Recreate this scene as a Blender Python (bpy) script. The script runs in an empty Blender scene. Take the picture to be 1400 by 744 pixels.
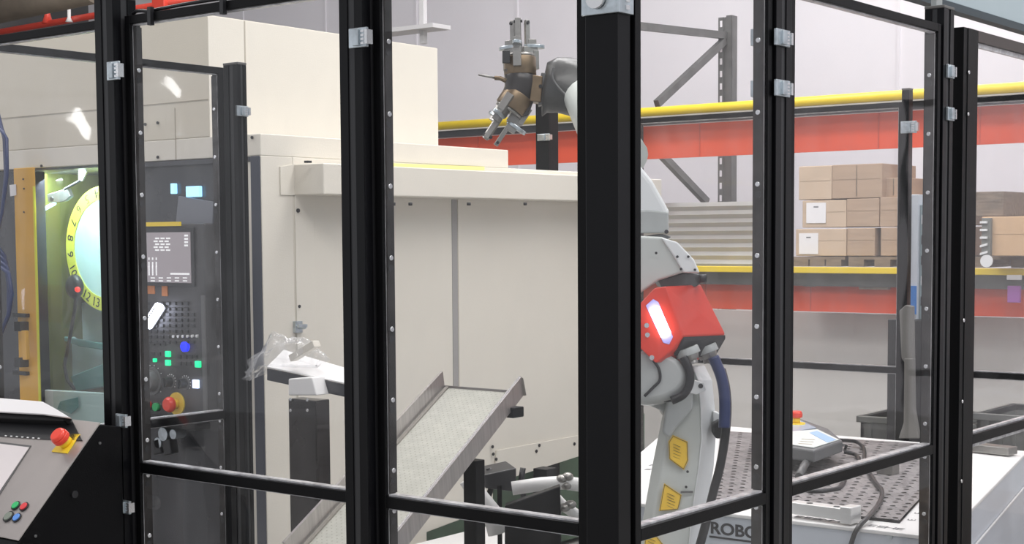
import bpy, bmesh, math, random
from mathutils import Vector, Matrix
random.seed(7)
S = bpy.context.scene
COL = S.collection
# ---------------------------------------------------------------- camera
YAW, PITCH, ROLL, F, CPX, CPY = -0.66366923, -0.06643287, -0.00638873, 2046.56, 700.0, 460.17
CAM = Vector((1.57, -2.38, 1.6))
fwd = Vector((math.sin(YAW)*math.cos(PITCH), math.cos(YAW)*math.cos(PITCH), math.sin(PITCH)))
r0 = Vector((math.cos(YAW), -math.sin(YAW), 0)); u0 = r0.cross(fwd)
RT = r0*math.cos(ROLL)+u0*math.sin(ROLL); UP = -r0*math.sin(ROLL)+u0*math.cos(ROLL)
cd = bpy.data.cameras.new('camera'); cam = bpy.data.objects.new('camera', cd); COL.objects.link(cam)
m = Matrix((RT, UP, -fwd)).transposed().to_4x4(); m.translation = CAM; cam.matrix_world = m
cd.sensor_width = 36; cd.lens = F*36/1400; cd.shift_x = 0; cd.shift_y = (CPY-372)/1400
cd.clip_start = .05; cd.clip_end = 200
S.camera = cam
# ---------------------------------------------------------------- world, lights, exposure
w = bpy.data.worlds.new('ambient_fill'); S.world = w; w.use_nodes = True
w.node_tree.nodes['Background'].inputs[0].default_value = (.93, .95, 1, 1)
w.node_tree.nodes['Background'].inputs[1].default_value = .66  # even ambient fill added through the open sides of the hall
def area(name, loc, size, sy, power, color=(1, 1, 1), target=None):
    l = bpy.data.lights.new(name, 'AREA'); l.shape = 'RECTANGLE'; l.size = size; l.size_y = sy; l.energy = power; l.color = color
    o = bpy.data.objects.new(name, l); COL.objects.link(o); o.location = loc
    if target: o.rotation_euler = (Vector(target)-Vector(loc)).to_track_quat('-Z', 'Y').to_euler()
    return o
area('hall_light', (1.8, -1.2, 6.1), 5, 1.2, 165, (1, .98, .95), (-1.5, 2, .3))
area('hall_light', (-1.0, 3.0, 6.1), 6, 1.2, 235, (1, .99, .97))
area('hall_light', (-2.0, 6.6, 6.1), 10, 1.0, 330, (1, .98, .98), (-3, 7.2, 1.5))
area('hall_light', (-6, 0.0, 6.1), 5, 1.0, 150, (1, .98, .95))
area('hall_light', (4.5, 2.5, 5.2), 3, 3, 120, (.95, .97, 1), (-1.2, 2, .8))
S.view_settings.view_transform = 'Standard'; S.view_settings.look = 'None'
S.view_settings.exposure = 0.08; S.view_settings.gamma = 1; S.view_settings.use_curve_mapping = False

# ---------------------------------------------------------------- pixel rays -> points on real planes
def ray(px, py): return RT*((px-CPX)/F) - UP*((py-CPY)/F) + fwd
def ax(i, v, px, py):
    d = ray(px, py); return CAM + d*((v-CAM[i])/d[i])
def X(v, px, py): return ax(0, v, px, py)
def Y(v, px, py): return ax(1, v, px, py)
def Z(v, px, py): return ax(2, v, px, py)
def D(v, px, py): return CAM + ray(px, py)*v

# ---------------------------------------------------------------- materials
MATS = {}
def mat(name, col, rough=.5, metal=0, spec=.5, noise=0, nscale=8, bump=0, bscale=60, emit=None, es=0, coat=0, col2=None, stretch=None, trans=0, alpha=1, sss=0):
    if name in MATS: return MATS[name]
    m = bpy.data.materials.new(name); m.use_nodes = True; nt = m.node_tree; b = nt.nodes['Principled BSDF']
    b.inputs['Base Color'].default_value = (*col, 1); b.inputs['Roughness'].default_value = rough; b.inputs['Metallic'].default_value = metal
    b.inputs['Specular IOR Level'].default_value = spec; b.inputs['Coat Weight'].default_value = coat
    b.inputs['Transmission Weight'].default_value = trans; b.inputs['Alpha'].default_value = alpha
    tc = nt.nodes.new('ShaderNodeTexCoord'); src = tc.outputs['Object']
    if stretch:
        mp = nt.nodes.new('ShaderNodeMapping'); mp.inputs['Scale'].default_value = stretch; nt.links.new(src, mp.inputs[0]); src = mp.outputs[0]
    if noise or col2:
        n = nt.nodes.new('ShaderNodeTexNoise'); n.inputs['Scale'].default_value = nscale; n.inputs['Detail'].default_value = 5; nt.links.new(src, n.inputs['Vector'])
        cr = nt.nodes.new('ShaderNodeValToRGB'); c2 = col2 or tuple(max(0, c*(1-noise)) for c in col)
        cr.color_ramp.elements[0].position = .35; cr.color_ramp.elements[1].position = .65
        cr.color_ramp.elements[0].color = (*c2, 1); cr.color_ramp.elements[1].color = (*col, 1)
        nt.links.new(n.outputs['Fac'], cr.inputs[0]); nt.links.new(cr.outputs[0], b.inputs['Base Color'])
    if bump:
        n2 = nt.nodes.new('ShaderNodeTexNoise'); n2.inputs['Scale'].default_value = bscale; n2.inputs['Detail'].default_value = 3; nt.links.new(src, n2.inputs['Vector'])
        bp = nt.nodes.new('ShaderNodeBump'); bp.inputs['Strength'].default_value = bump; bp.inputs['Distance'].default_value = .01
        nt.links.new(n2.outputs['Fac'], bp.inputs['Height']); nt.links.new(bp.outputs[0], b.inputs['Normal'])
    if emit: b.inputs['Emission Color'].default_value = (*emit, 1); b.inputs['Emission Strength'].default_value = es
    MATS[name] = m; return m
def pane_mat(name, tint, bump=.12, refl=1.0, haze=0.03, scale=2.5):
    m = bpy.data.materials.new(name); m.use_nodes = True; nt = m.node_tree; nt.nodes.clear(); L = nt.links.new
    out = nt.nodes.new('ShaderNodeOutputMaterial'); tr = nt.nodes.new('ShaderNodeBsdfTransparent'); tr.inputs[0].default_value = (*tint, 1)
    gl = nt.nodes.new('ShaderNodeBsdfGlossy'); gl.inputs['Roughness'].default_value = .03
    df = nt.nodes.new('ShaderNodeBsdfDiffuse'); df.inputs[0].default_value = (.85, .86, .88, 1)
    lw = nt.nodes.new('ShaderNodeFresnel'); lw.inputs['IOR'].default_value = 1.45
    tc = nt.nodes.new('ShaderNodeTexCoord'); n = nt.nodes.new('ShaderNodeTexNoise'); n.inputs['Scale'].default_value = scale; n.inputs['Detail'].default_value = 2
    bp = nt.nodes.new('ShaderNodeBump'); bp.inputs['Strength'].default_value = bump; bp.inputs['Distance'].default_value = .05
    L(tc.outputs['Object'], n.inputs['Vector']); L(n.outputs['Fac'], bp.inputs['Height']); L(bp.outputs[0], gl.inputs['Normal'])
    mu = nt.nodes.new('ShaderNodeMath'); mu.operation = 'MULTIPLY'; mu.inputs[1].default_value = refl; L(lw.outputs[0], mu.inputs[0])
    mx = nt.nodes.new('ShaderNodeMixShader'); gm = nt.nodes.new('ShaderNodeNewGeometry'); inv_ = nt.nodes.new('ShaderNodeMath'); inv_.operation = 'SUBTRACT'; inv_.inputs[0].default_value = 1; L(gm.outputs['Backfacing'], inv_.inputs[1])
    mu2 = nt.nodes.new('ShaderNodeMath'); mu2.operation = 'MULTIPLY'; L(mu.outputs[0], mu2.inputs[0]); L(inv_.outputs[0], mu2.inputs[1])
    L(mu2.outputs[0], mx.inputs[0]); L(tr.outputs[0], mx.inputs[1]); L(gl.outputs[0], mx.inputs[2])
    # uneven pale haze mixed in, imitating the veil of reflections on the sheet
    mp = nt.nodes.new('ShaderNodeMapping'); mp.inputs['Scale'].default_value = (3, 3, 1.2); L(tc.outputs['Object'], mp.inputs[0])
    n2 = nt.nodes.new('ShaderNodeTexNoise'); n2.inputs['Scale'].default_value = 2.2; n2.inputs['Detail'].default_value = 8; n2.inputs['Distortion'].default_value = 1.5; L(mp.outputs[0], n2.inputs['Vector'])
    rp = nt.nodes.new('ShaderNodeMapRange'); rp.inputs[1].default_value = .45; rp.inputs[2].default_value = .8; rp.inputs[3].default_value = haze*.4; rp.inputs[4].default_value = haze*2.2; L(n2.outputs['Fac'], rp.inputs[0])
    mx2 = nt.nodes.new('ShaderNodeMixShader'); L(rp.outputs[0], mx2.inputs[0]); L(mx.outputs[0], mx2.inputs[1]); L(df.outputs[0], mx2.inputs[2]); L(mx2.outputs[0], out.inputs[0])
    return m
M_black = mat('black_powder_coat', (.003, .003, .0036), .4, bump=.05, bscale=250, spec=.16)
M_blackg = mat('black_profile', (.003, .003, .004), .3, spec=.2)
M_strip = mat('dark_angle_steel', (.055, .05, .048), .3, .5, noise=.6, nscale=14, bump=.15, bscale=20)
M_zinc = mat('zinc_bracket', (.62, .68, .72), .28, .9, noise=.3, nscale=40)
M_bolt = mat('bolt_steel', (.75, .75, .76), .25, .9)
M_seal = mat('edge_seal_and_glare', (.72, .71, .72), .22, .15, noise=.45, nscale=35, bump=.4, bscale=60)
M_pane = pane_mat('polycarbonate', (.985, .985, .99), haze=.009, bump=.05)
M_pane2 = pane_mat('polycarbonate_far', (.98, .98, .985), haze=.014, bump=.07)
M_cream = mat('cream_machine_paint', (.72, .68, .60), .45, noise=.03, nscale=3, bump=.08, bscale=180)
M_cream2 = mat('cream_machine_paint_warm', (.66, .61, .51), .45, noise=.03, nscale=3, bump=.08, bscale=180)
M_ochre = mat('yellow_door_paint', (.78, .42, .05), .35, noise=.08, nscale=4)
M_darkpanel = mat('dark_machine_panel', (.035, .036, .043), .22, noise=.3, nscale=5, coat=.3)
M_keyp = mat('control_face', (.06, .058, .06), .45, noise=.2, nscale=20)
M_dk = mat('dark_plastic', (.02, .02, .022), .4)
M_gk = mat('grey_knob', (.12, .12, .12), .35)
M_white = mat('white_enamel', (.84, .83, .82), .4, noise=.03, nscale=4)
M_cart = mat('cart_front_enamel', (.62, .66, .72), .35, noise=.04, nscale=4)
M_plate = mat('blackened_steel_plate', (.30, .28, .28), .5, .35, noise=.35, nscale=14)
M_ink = mat('black_ink', (.02, .02, .025), .6)
M_greyink = mat('grey_ink', (.16, .16, .17), .6)
M_inox = mat('stainless_sheet', (.50, .47, .46), .32, .75, noise=.2, nscale=6, stretch=(1, 14, 1))
M_bed = mat('chute_mesh', (.46, .46, .41), .42, .5, noise=.12, nscale=30)
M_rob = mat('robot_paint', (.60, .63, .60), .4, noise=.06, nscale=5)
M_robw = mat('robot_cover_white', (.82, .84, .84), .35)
M_cast = mat('robot_casting', (.46, .48, .47), .38, noise=.12, nscale=12)
M_robd = mat('robot_gap_grey', (.12, .13, .13), .45)
M_red = mat('red_cover', (.72, .045, .022), .35, coat=.2)
M_estop = mat('estop_red', (.85, .06, .03), .3, coat=.3)
M_yel = mat('estop_yellow', (.92, .66, .04), .4)
M_sticker = mat('warning_sticker_yellow', (.9, .58, .05), .5)
M_rubber = mat('black_hose', (.012, .012, .014), .35)
M_bluehose = mat('dark_blue_hose', (.02, .035, .12), .3)
M_bronze = mat('bronze_metal', (.24, .175, .11), .38, .75, noise=.25, nscale=30)
M_alu = mat('machined_aluminium', (.36, .35, .33), .35, .8, noise=.15, nscale=40)
M_gbody = mat('gripper_body_dark', (.035, .03, .03), .35, noise=.3, nscale=30)
M_jack = mat('grey_vinyl_jacket', (.07, .07, .068), .35, bump=.5, bscale=14)
M_ryel = mat('rack_yellow', (.85, .62, .03), .35, noise=.06, nscale=6)
M_rred = mat('red_board', (.74, .085, .03), .4, noise=.12, nscale=4)
M_rgrey = mat('galvanised_rack', (.16, .16, .155), .45, .5, noise=.25, nscale=12)
M_card = mat('cardboard', (.46, .33, .235), .8, noise=.1, nscale=6, stretch=(1, 1, 8))
M_card2 = mat('cardboard_light', (.60, .46, .34), .8, noise=.08, nscale=6)
M_wood = mat('pallet_wood', (.25, .19, .14), .8, noise=.4, nscale=10, stretch=(1, 6, 6))
M_wall = mat('hall_wall', (.74, .72, .75), .7, noise=.04, nscale=1.2)
M_walldark = mat('dark_wall', (.10, .098, .10), .7, noise=.25, nscale=2)
M_floor = mat('concrete_floor', (.42, .41, .39), .45, noise=.2, nscale=2.5)
M_corr = mat('corrugated_sheet', (.60, .62, .59), .5, .1, noise=.1, nscale=5)
M_beam = mat('pale_blue_beam', (.38, .45, .48), .5, noise=.05, nscale=3)
M_beamd = mat('beam_edge_shade', (.035, .05, .06), .5)
M_pipe = mat('red_pipe', (.70, .07, .045), .35)
M_brown = mat('brown_beam', (.16, .13, .10), .6, noise=.2)
M_paper = mat('paper', (.85, .83, .84), .7)
M_crate = mat('grey_crate', (.20, .205, .185), .5, noise=.2, nscale=8)
M_green = mat('machine_base_green', (.10, .17, .11), .5, noise=.3, nscale=6)
M_olive = mat('machine_interior_olive', (.16, .17, .045), .4, noise=.3, nscale=6)
M_cyan = mat('dial_lamp_tinted', (.62, .88, .90), .35)
M_dyel = mat('dial_yellow', (.86, .86, .10), .4)
M_cloth = mat('clear_cover_sheet', (.55, .68, .70), .25, bump=.6, bscale=9)
M_teal = mat('teal_film', (.12, .28, .28), .3, bump=.4, bscale=12)
M_bluel = mat('blue_label', (.03, .20, .60), .5)
M_purple = mat('purple_film', (.38, .12, .42), .5)
M_grn = mat('green_button', (.04, .5, .16), .35)
M_redb = mat('red_button', (.75, .06, .07), .35)
M_blub = mat('blue_button', (.12, .30, .75), .35)
M_grb = mat('grey_button', (.22, .25, .21), .35)
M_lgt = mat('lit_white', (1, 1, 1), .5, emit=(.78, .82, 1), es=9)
M_lcy = mat('lit_cyan', (.5, .9, 1), .5, emit=(.45, .88, 1), es=3.5)
M_lgr = mat('lit_green', (.0, .6, .3), .5, emit=(.0, .75, .28), es=1.3)
M_lbl = mat('lit_blue', (.0, .0, .9), .5, emit=(.0, .02, 1), es=1.5)
M_lrd = mat('lit_red', (.8, .0, .0), .5, emit=(1, .05, .03), es=1.5)
M_lbw = mat('lit_blue_white', (.6, .7, 1), .5, emit=(.55, .68, 1), es=1.8)
M_scr = mat('screen_glow', (.30, .27, .28), .25, emit=(.34, .30, .32), es=.35)
M_scrt = mat('screen_text', (.8, .8, .8), .5, emit=(.9, .9, .9), es=.45)
M_hmi = mat('hmi_screen', (.80, .74, .74), .3, noise=.03)
M_bag = pane_mat('plastic_bag', (.97, .97, .975), bump=.35, refl=.8, haze=.2, scale=14)
M_led = mat('hall_tube', (1, 1, 1), .5, emit=(1, 1, 1), es=14)
M_mark = mat('mark_white', (.8, .8, .8), .6)

# ---------------------------------------------------------------- mesh builder
class MB:
    def __init__(s): s.v = []; s.f = []; s.sm = []
    def add(s, vs, fs, smooth=False):
        n = len(s.v); s.v += [Vector(v) for v in vs]; s.f += [tuple(i+n for i in f) for f in fs]; s.sm += [smooth]*len(fs); return s
    def box(s, x0, x1, y0, y1, z0, z1):
        return s.add([(x, y, z) for x in (x0, x1) for y in (y0, y1) for z in (z0, z1)],
            [(0, 1, 3, 2), (4, 6, 7, 5), (0, 4, 5, 1), (2, 3, 7, 6), (0, 2, 6, 4), (1, 5, 7, 3)])
    def obox(s, c, u, v, w):   # half vectors
        c, u, v, w = map(Vector, (c, u, v, w))
        return s.add([c+u*i+v*j+w*k for i in (-1, 1) for j in (-1, 1) for k in (-1, 1)],
            [(0, 1, 3, 2), (4, 6, 7, 5), (0, 4, 5, 1), (2, 3, 7, 6), (0, 2, 6, 4), (1, 5, 7, 3)])
    def bar(s, a, b, wdt, hgt, up=(0, 0, 1)):
        a, b = Vector(a), Vector(b); d = (b-a); w_ = d.cross(Vector(up)).normalized(); h_ = w_.cross(d).normalized()
        return s.obox((a+b)/2, d/2, w_*wdt/2, h_*hgt/2)
    def cyl(s, a, b, r, n=16, r2=None):
        a, b = Vector(a), Vector(b); d = (b-a).normalized(); r2 = r if r2 is None else r2
        t = Vector((0, 0, 1)) if abs(d.z) < .9 else Vector((1, 0, 0)); u = d.cross(t).normalized(); v = d.cross(u)
        vs = []
        for p, rr in ((a, r), (b, r2)):
            vs += [p+(u*math.cos(2*math.pi*i/n)+v*math.sin(2*math.pi*i/n))*rr for i in range(n)]
        k = len(s.v)
        s.add(vs, [(i, (i+1) % n, n+(i+1) % n, n+i) for i in range(n)], True)
        s.f += [tuple(k+n-1-i for i in range(n)), tuple(k+n+i for i in range(n))]; s.sm += [False, False]; return s
    def tube(s, pts, r, n=8, caps=True):
        pts = [Vector(p) for p in pts]; rr = r if isinstance(r, (list, tuple)) else [r]*len(pts)
        k = len(s.v); prev = None; vs = []
        for i, p in enumerate(pts):
            d = (pts[min(i+1, len(pts)-1)]-pts[max(i-1, 0)]).normalized()
            if prev is None:
                t = Vector((0, 0, 1)) if abs(d.z) < .9 else Vector((1, 0, 0)); u = d.cross(t).normalized()
            else: u = (prev-d*prev.dot(d)).normalized()
            prev = u; v = d.cross(u)
            vs += [p+(u*math.cos(2*math.pi*j/n)+v*math.sin(2*math.pi*j/n))*rr[i] for j in range(n)]
        fs = [(i*n+j, i*n+(j+1) % n, (i+1)*n+(j+1) % n, (i+1)*n+j) for i in range(len(pts)-1) for j in range(n)]
        s.add(vs, fs, True)
        if caps:
            e = (len(pts)-1)*n; s.f += [tuple(k+n-1-j for j in range(n)), tuple(k+e+j for j in range(n))]; s.sm += [False, False]
        return s
    def slab(s, pts, vec):
        pts = [Vector(p) for p in pts]; vec = Vector(vec); n = len(pts)
        return s.add(pts+[p+vec for p in pts], [tuple(range(n)), tuple(range(2*n-1, n-1, -1))]+[(i, n+i, n+(i+1) % n, (i+1) % n) for i in range(n)])
    def loft(s, rings, smooth=False):
        n = len(rings[0]); vs = [Vector(p) for r_ in rings for p in r_]; k = len(s.v)
        fs = [(i*n+j, i*n+(j+1) % n, (i+1)*n+(j+1) % n, (i+1)*n+j) for i in range(len(rings)-1) for j in range(n)]
        s.add(vs, fs, smooth); e = (len(rings)-1)*n
        s.f += [tuple(k+n-1-j for j in range(n)), tuple(k+e+j for j in range(n))]; s.sm += [False, False]; return s
    def ell(s, c, u, v, w, n=16, m=10):
        c, u, v, w = map(Vector, (c, u, v, w)); vs = []
        for i in range(1, m):
            a = math.pi*i/m
            for j in range(n):
                b = 2*math.pi*j/n; vs.append(c+u*math.sin(a)*math.cos(b)+v*math.sin(a)*math.sin(b)+w*math.cos(a))
        vs += [c+w, c-w]; t = len(vs)-2
        fs = [(i*n+j, i*n+(j+1) % n, (i+1)*n+(j+1) % n, (i+1)*n+j) for i in range(m-2) for j in range(n)]
        fs += [(t, (j+1) % n, j) for j in range(n)]+[(t+1, (m-2)*n+j, (m-2)*n+(j+1) % n) for j in range(n)]
        return s.add(vs, fs, True)
    def build(s, name, m, parent=None, bevel=0, seg=2, origin=None):
        me = bpy.data.meshes.new(name); o_ = Vector(origin) if origin is not None else None
        if o_ is None:
            if parent is not None: o_ = Vector((0, 0, 0))
            else:
                xs = [v.x for v in s.v]; ys = [v.y for v in s.v]; zs = [v.z for v in s.v]
                o_ = Vector(((min(xs)+max(xs))/2, (min(ys)+max(ys))/2, min(zs)))
        me.from_pydata([tuple(v-o_) for v in s.v], [], s.f)
        me.polygons.foreach_set('use_smooth', s.sm); me.materials.append(m); me.update()
        bm = bmesh.new(); bm.from_mesh(me); bmesh.ops.recalc_face_normals(bm, faces=bm.faces); bm.to_mesh(me); bm.free()
        o = bpy.data.objects.new(name, me); COL.objects.link(o)
        if parent is not None:
            o.parent = parent; o.matrix_parent_inverse = Matrix.Translation(WLOC(parent)).inverted()
        else: o.location = o_
        if parent is not None: o.location = o_
        if bevel:
            b = o.modifiers.new('bevel', 'BEVEL'); b.width = bevel; b.segments = seg; b.limit_method = 'ANGLE'; b.harden_normals = False
        return o
WL = {}
def WLOC(o):
    # world location of an unrotated object whose parents are unrotated
    if o.name in WL: return WL[o.name]
    return o.location.copy() if o.parent is None else Vector((0, 0, 0)) + (o.matrix_parent_inverse @ o.location) + WLOC(o.parent)
def tag(o, label=None, cat=None, group=None, kind=None):
    if label: o['label'] = label
    if cat: o['category'] = cat
    if group: o['group'] = group
    if kind: o['kind'] = kind
    return o
def thing(name, loc, label, cat, group=None):
    o = bpy.data.objects.new(name, None); COL.objects.link(o); o.location = loc; o.empty_display_size = .1
    return tag(o, label, cat, group)
def lab(o, t): o['label'] = t; return o
def inst(src, parent, loc=None, off=None, name=None):
    o = src.copy(); COL.objects.link(o); o.parent = parent; o.matrix_parent_inverse = Matrix.Translation(WLOC(parent)).inverted()
    if off is not None: o.location = src.location+Vector(off)
    if loc is not None: o.location = loc
    return o
def text(name, body, size, m, origin, right, up, parent, depth=.0008, align='CENTER', bold=0, sx=1, squash=None):
    cu = bpy.data.curves.new(name, 'FONT'); cu.body = body; cu.size = size; cu.extrude = depth; cu.align_x = align; cu.align_y = 'CENTER'; cu.offset = bold
    t = bpy.data.objects.new('tmp', cu); COL.objects.link(t)
    dg = bpy.context.evaluated_depsgraph_get(); me = bpy.data.meshes.new_from_object(t.evaluated_get(dg)); bpy.data.objects.remove(t)
    r, u = Vector(right).normalized(), Vector(up).normalized(); n = r.cross(u)
    M = Matrix((r*sx, u, n)).transposed().to_4x4(); M.translation = Vector(origin); me.transform(M); me.materials.clear(); me.materials.append(m); me.name = name
    o = bpy.data.objects.new(name, me); COL.objects.link(o)
    if parent is not None: o.parent = parent; o.matrix_parent_inverse = Matrix.Translation(WLOC(parent)).inverted()
    return o

# ================================================================ SETTING
tag(MB().box(-13.5, 6, -7, 8.6, -.1, 0).build('floor', M_floor), kind='structure')
tag(MB().box(-12.9, 6, 8.3, 8.5, 0, 6.6).build('wall_back', M_wall), kind='structure')
tag(MB().box(-13.1, -12.9, 0, 8.5, 0, 6.6).build('wall_left', M_walldark), kind='structure')
tag(MB().box(-13.5, 6, -7, 8.6, 6.6, 6.75).build('ceiling', M_wall), kind='structure')
# pale panel joints on the hall wall
wb = MB()
for x in [-11.5+i*1.2 for i in range(13)]: wb.box(x-.012, x+.012, 8.29, 8.3, .1, 6.5)
tag(wb.build('trim_1', mat('wall_joint', (.71, .69, .72), .7)), kind='structure')
tag(MB().box(-12.9, 6, 8.27, 8.3, 0, .25).build('baseboard_back', mat('skirting_grey', (.38, .37, .36), .6)), kind='structure')

# ================================================================ FENCE
ZT, ZM0, ZM1, ZB = 2.134, 1.010, 1.035, .17
bolt0 = None
def fence_panel(axis, a0, a1, p, side, label, group='clear fence panels', zt=ZT, far=False, bolts=True, dz=.033, fw=.020, name='fence_section', zm=(ZM0, ZM1), inv=1):
    """a0..a1 = clear opening along axis, p = front plane coordinate, depth runs +inv*dz; side = which end shows its drilled inner face"""
    def bx(mb, s0, s1, d0, d1, z0, z1):
        if axis == 'x': return mb.box(s0, s1, p+inv*d0, p+inv*d1, z0, z1)
        return mb.box(p-inv*d1, p-inv*d0, s0, s1, z0, z1)
    c = ((a0+a1)/2, p, ZB-.07) if axis == 'x' else (p, (a0+a1)/2, ZB-.07)
    t = thing(name, c, label, 'fence panel', group)
    for s0, s1 in ((a0-fw, a0), (a1, a1+fw)):
        bx(MB(), s0, s1, 0, dz, ZB-.03, zt+.021).build('upright', M_strip if False else M_black, t, .0012)
    bx(MB(), a0, a1, 0, dz, zt, zt+.021).build('top_rail', M_black, t, .0012)
    bx(MB(), a0, a1, 0, dz, *zm).build('middle_rail', M_black, t, .0012)
    bx(MB(), a0, a1, 0, dz, ZB-.03, ZB).build('bottom_rail', M_black, t, .0012)
    for z0, z1 in ((zm[1], zt), (ZB, zm[0])):
        pn = bx(MB(), a0+.001, a1-.001, .004, .008, z0+.001, z1-.001).build('pane', M_pane2 if far else M_pane, t)
        # clear bead around the sheet; bottom strip widened to imitate rail-top glare
        b = MB()
        bx(b, a0+.001, a1-.001, .009, .030, z0+.0005, z0+.0045)
        bx(b, a0+.001, a1-.001, .009, .024, z1-.0035, z1-.0005)
        e0, e1 = (.0008, .0045) if side == 0 else (.0035, .0008)
        bx(b, a0+.0002, a0+.0002+e0, .0085, .0105 if side == 0 else .02, z0+.005, z1-.005); bx(b, a1-.0002-e1, a1-.0002, .0085, .0105 if side == 1 else .02, z0+.005, z1-.005)
        b.build('bead_and_glare', M_seal, t)
    # drilled angle on the inner face that the camera sees
    s = a0 if side == 0 else a1; e = .0022 if side == 0 else -.0022
    lo, hi = min(s, s+e), max(s, s+e)
    for z0, z1 in ((zm[1]+.006, zt-.006), (ZB+.006, zm[0]-.006)):
        bx(MB(), lo, hi, .0095, dz+.002, z0, z1).build('drilled_angle', M_strip, t)
        if not bolts: continue
        zz = z0+.05
        while zz < z1:
            q0 = s+e
            if axis == 'x': a = Vector((q0, p+inv*.022, zz)); b_ = a+Vector((math.copysign(.004, e), 0, 0)); up = Vector((0, 0, .022))
            else: a = Vector((p-inv*.022, q0, zz)); b_ = a+Vector((0, math.copysign(.004, e), 0)); up = Vector((0, 0, .022))
            MB().cyl(a, b_, .0066, 10, .005).build('bolt', M_bolt, t)
            MB().cyl(a-up, a-up+(b_-a)*.3, .0075, 14).build('slot_hole', M_dk, t)
            zz += .155
    return t
def post(x0, x1, y0, y1, ztop, label, group='black fence posts', groove=True, name='fence_post', foot=.012):
    t = thing(name, ((x0+x1)/2, (y0+y1)/2, 0), label, 'fence post', group)
    w_ = x1-x0; d_ = y1-y0
    core = MB().box(x0+.003, x1-.003, y0+.003, y1-.003, 0, ztop-.006); core.build('core', M_dk, t)
    b = MB()
    # profile: four corner ribs leaving a slot down the middle of each face
    for cx in (x0, x1-.36*w_):
        for cy in (y0, y1-.36*d_): b.box(cx, cx+.36*w_, cy, cy+.36*d_, 0, ztop-.006)
    if groove: b.build('profile', M_blackg, t, .001)
    else: MB().box(x0, x1, y0, y1, 0, ztop-.006).build('profile', M_blackg, t, .001)
    MB().box(x0-.001, x1+.001, y0-.001, y1+.001, ztop-.006, ztop+.002).build('end_cap', mat('cap_grey', (.11, .105, .10), .4), t, .002)
    MB().box(x0-foot, x1+foot, y0-foot, y1+foot, 0, .012).build('foot_plate', M_black, t, .002)
    return t
def clamp(t, c, u, n, w=.05, h=.05):
    """zinc clamp: plate with ribs; u = along the face, n = outward"""
    c, u, n = Vector(c), Vector(u).normalized(), Vector(n).normalized(); up = Vector((0, 0, 1))
    b = MB(); b.obox(c+n*.004, u*w/2, up*h/2, n*.004); b.obox(c+n*.010-u*w*.02, u*w*.16, up*h*.42, n*.004)
    k = b.build('clamp', M_zinc, t, .0015)
    b = MB()
    for i in range(4): b.obox(c+n*.0085+u*w*.30+up*h*(-.3+.2*i), u*w*.09, up*h*.055, n*.0015)
    b.obox(c+n*.003+u*w*.54, u*w*.07, up*h*.36, n*.009)
    b.build('clamp_teeth', M_bolt, k)
    return k

pA = fence_panel('x', -2.13, -1.615, 0, 0, 'clear fence panel at far left, behind the slanted operator console', None)
pB = fence_panel('x', -1.490, -.756, 0, 0, 'wide clear fence panel in front of the machine control panel', None)
pC = fence_panel('x', -.644, -.128, 0, 0, 'clear fence panel in front of the sloping metal chute', None)
pD = fence_panel('y', .030, .530, 0, 1, 'clear fence panel right of the corner post, in front of the robot arm', None)
pE = fence_panel('y', .655, 1.462, 0, 1, 'wide clear fence panel in front of the teach pendant', None)
for o in (pA, pB, pC, pD, pE):
    if 'group' in o: del o['group']
    o['group'] = 'near fence panels'
P1 = post(-1.588, -1.515, -.032, .040, 2.205, 'black fence post between console and control panel, three clamps on it')
P2 = post(-.735, -.666, -.032, .040, 2.26, 'black fence post just left of the sloping metal chute')
P3 = post(-.078, -.005, -.042, .001, 2.26, 'wide black corner post in the middle of the picture', groove=False)
MB().box(-.105, -.078, -.004, .03, .1, 2.2).build('side_web', M_dk, P3)
P4 = post(-.045, .006, .556, .628, 2.26, 'black fence post right of the red robot cover, two clamps side by side')
P5 = post(-.05, .004, 1.490, 1.560, 2.205, 'black fence post beside the free-standing door frame, under the blue beam')
for o in (P1, P2, P3, P4, P5): o['group'] = 'near fence posts'
clamp(P1, X(-1.55, 157, 97).copy() if False else (lambda p: (p.x, -.034, p.z))(Y(-.034, 157, 97)), (1, 0, 0), (0, -1, 0), .045, .046)
for px, py in ((168, 575), (173, 693)): p = Y(-.034, px, py); clamp(P1, p, (1, 0, 0), (0, -1, 0), .04, .034)
clamp(P2, Y(-.034, 492, 52), (1, 0, 0), (0, -1, 0), .052, .042)
# corner post clamp wraps both faces
k = MB(); zc = Y(-.043, 825, -4).z; k.box(-.082, -.003, -.050, -.043, zc-.032, zc+.045).box(-.004, .004, -.050, .0, zc-.032, zc+.045)
k = k.build('corner_bracket', M_zinc, P3, .0015)
MB().cyl((-.045, -.052, zc-.002), (-.045, -.06, zc-.002), .02, 18).build('bracket_bolt', M_bolt, k)
b = MB()
for i in range(5): b.box(.004, .007, -.03, -.018, zc-.025+i*.014, zc-.017+i*.014)
b.build('bracket_teeth', M_bolt, k)
for py in (52, 121): clamp(P4, X(.006, 1067, py), (0, 1, 0), (1, 0, 0), .062, .036)
for py in (98, 156): clamp(P5, X(.004, 1297, py), (0, 1, 0), (1, 0, 0), .045, .036)
# clamp jaws seen through the right-hand panel
for py in (52, 122): p = X(-.04, 1033, py); MB().obox(p, (.004, 0, 0), (0, .016, 0), (0, 0, .018)).build('clamp_jaw', M_zinc, P4, .001)
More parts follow.
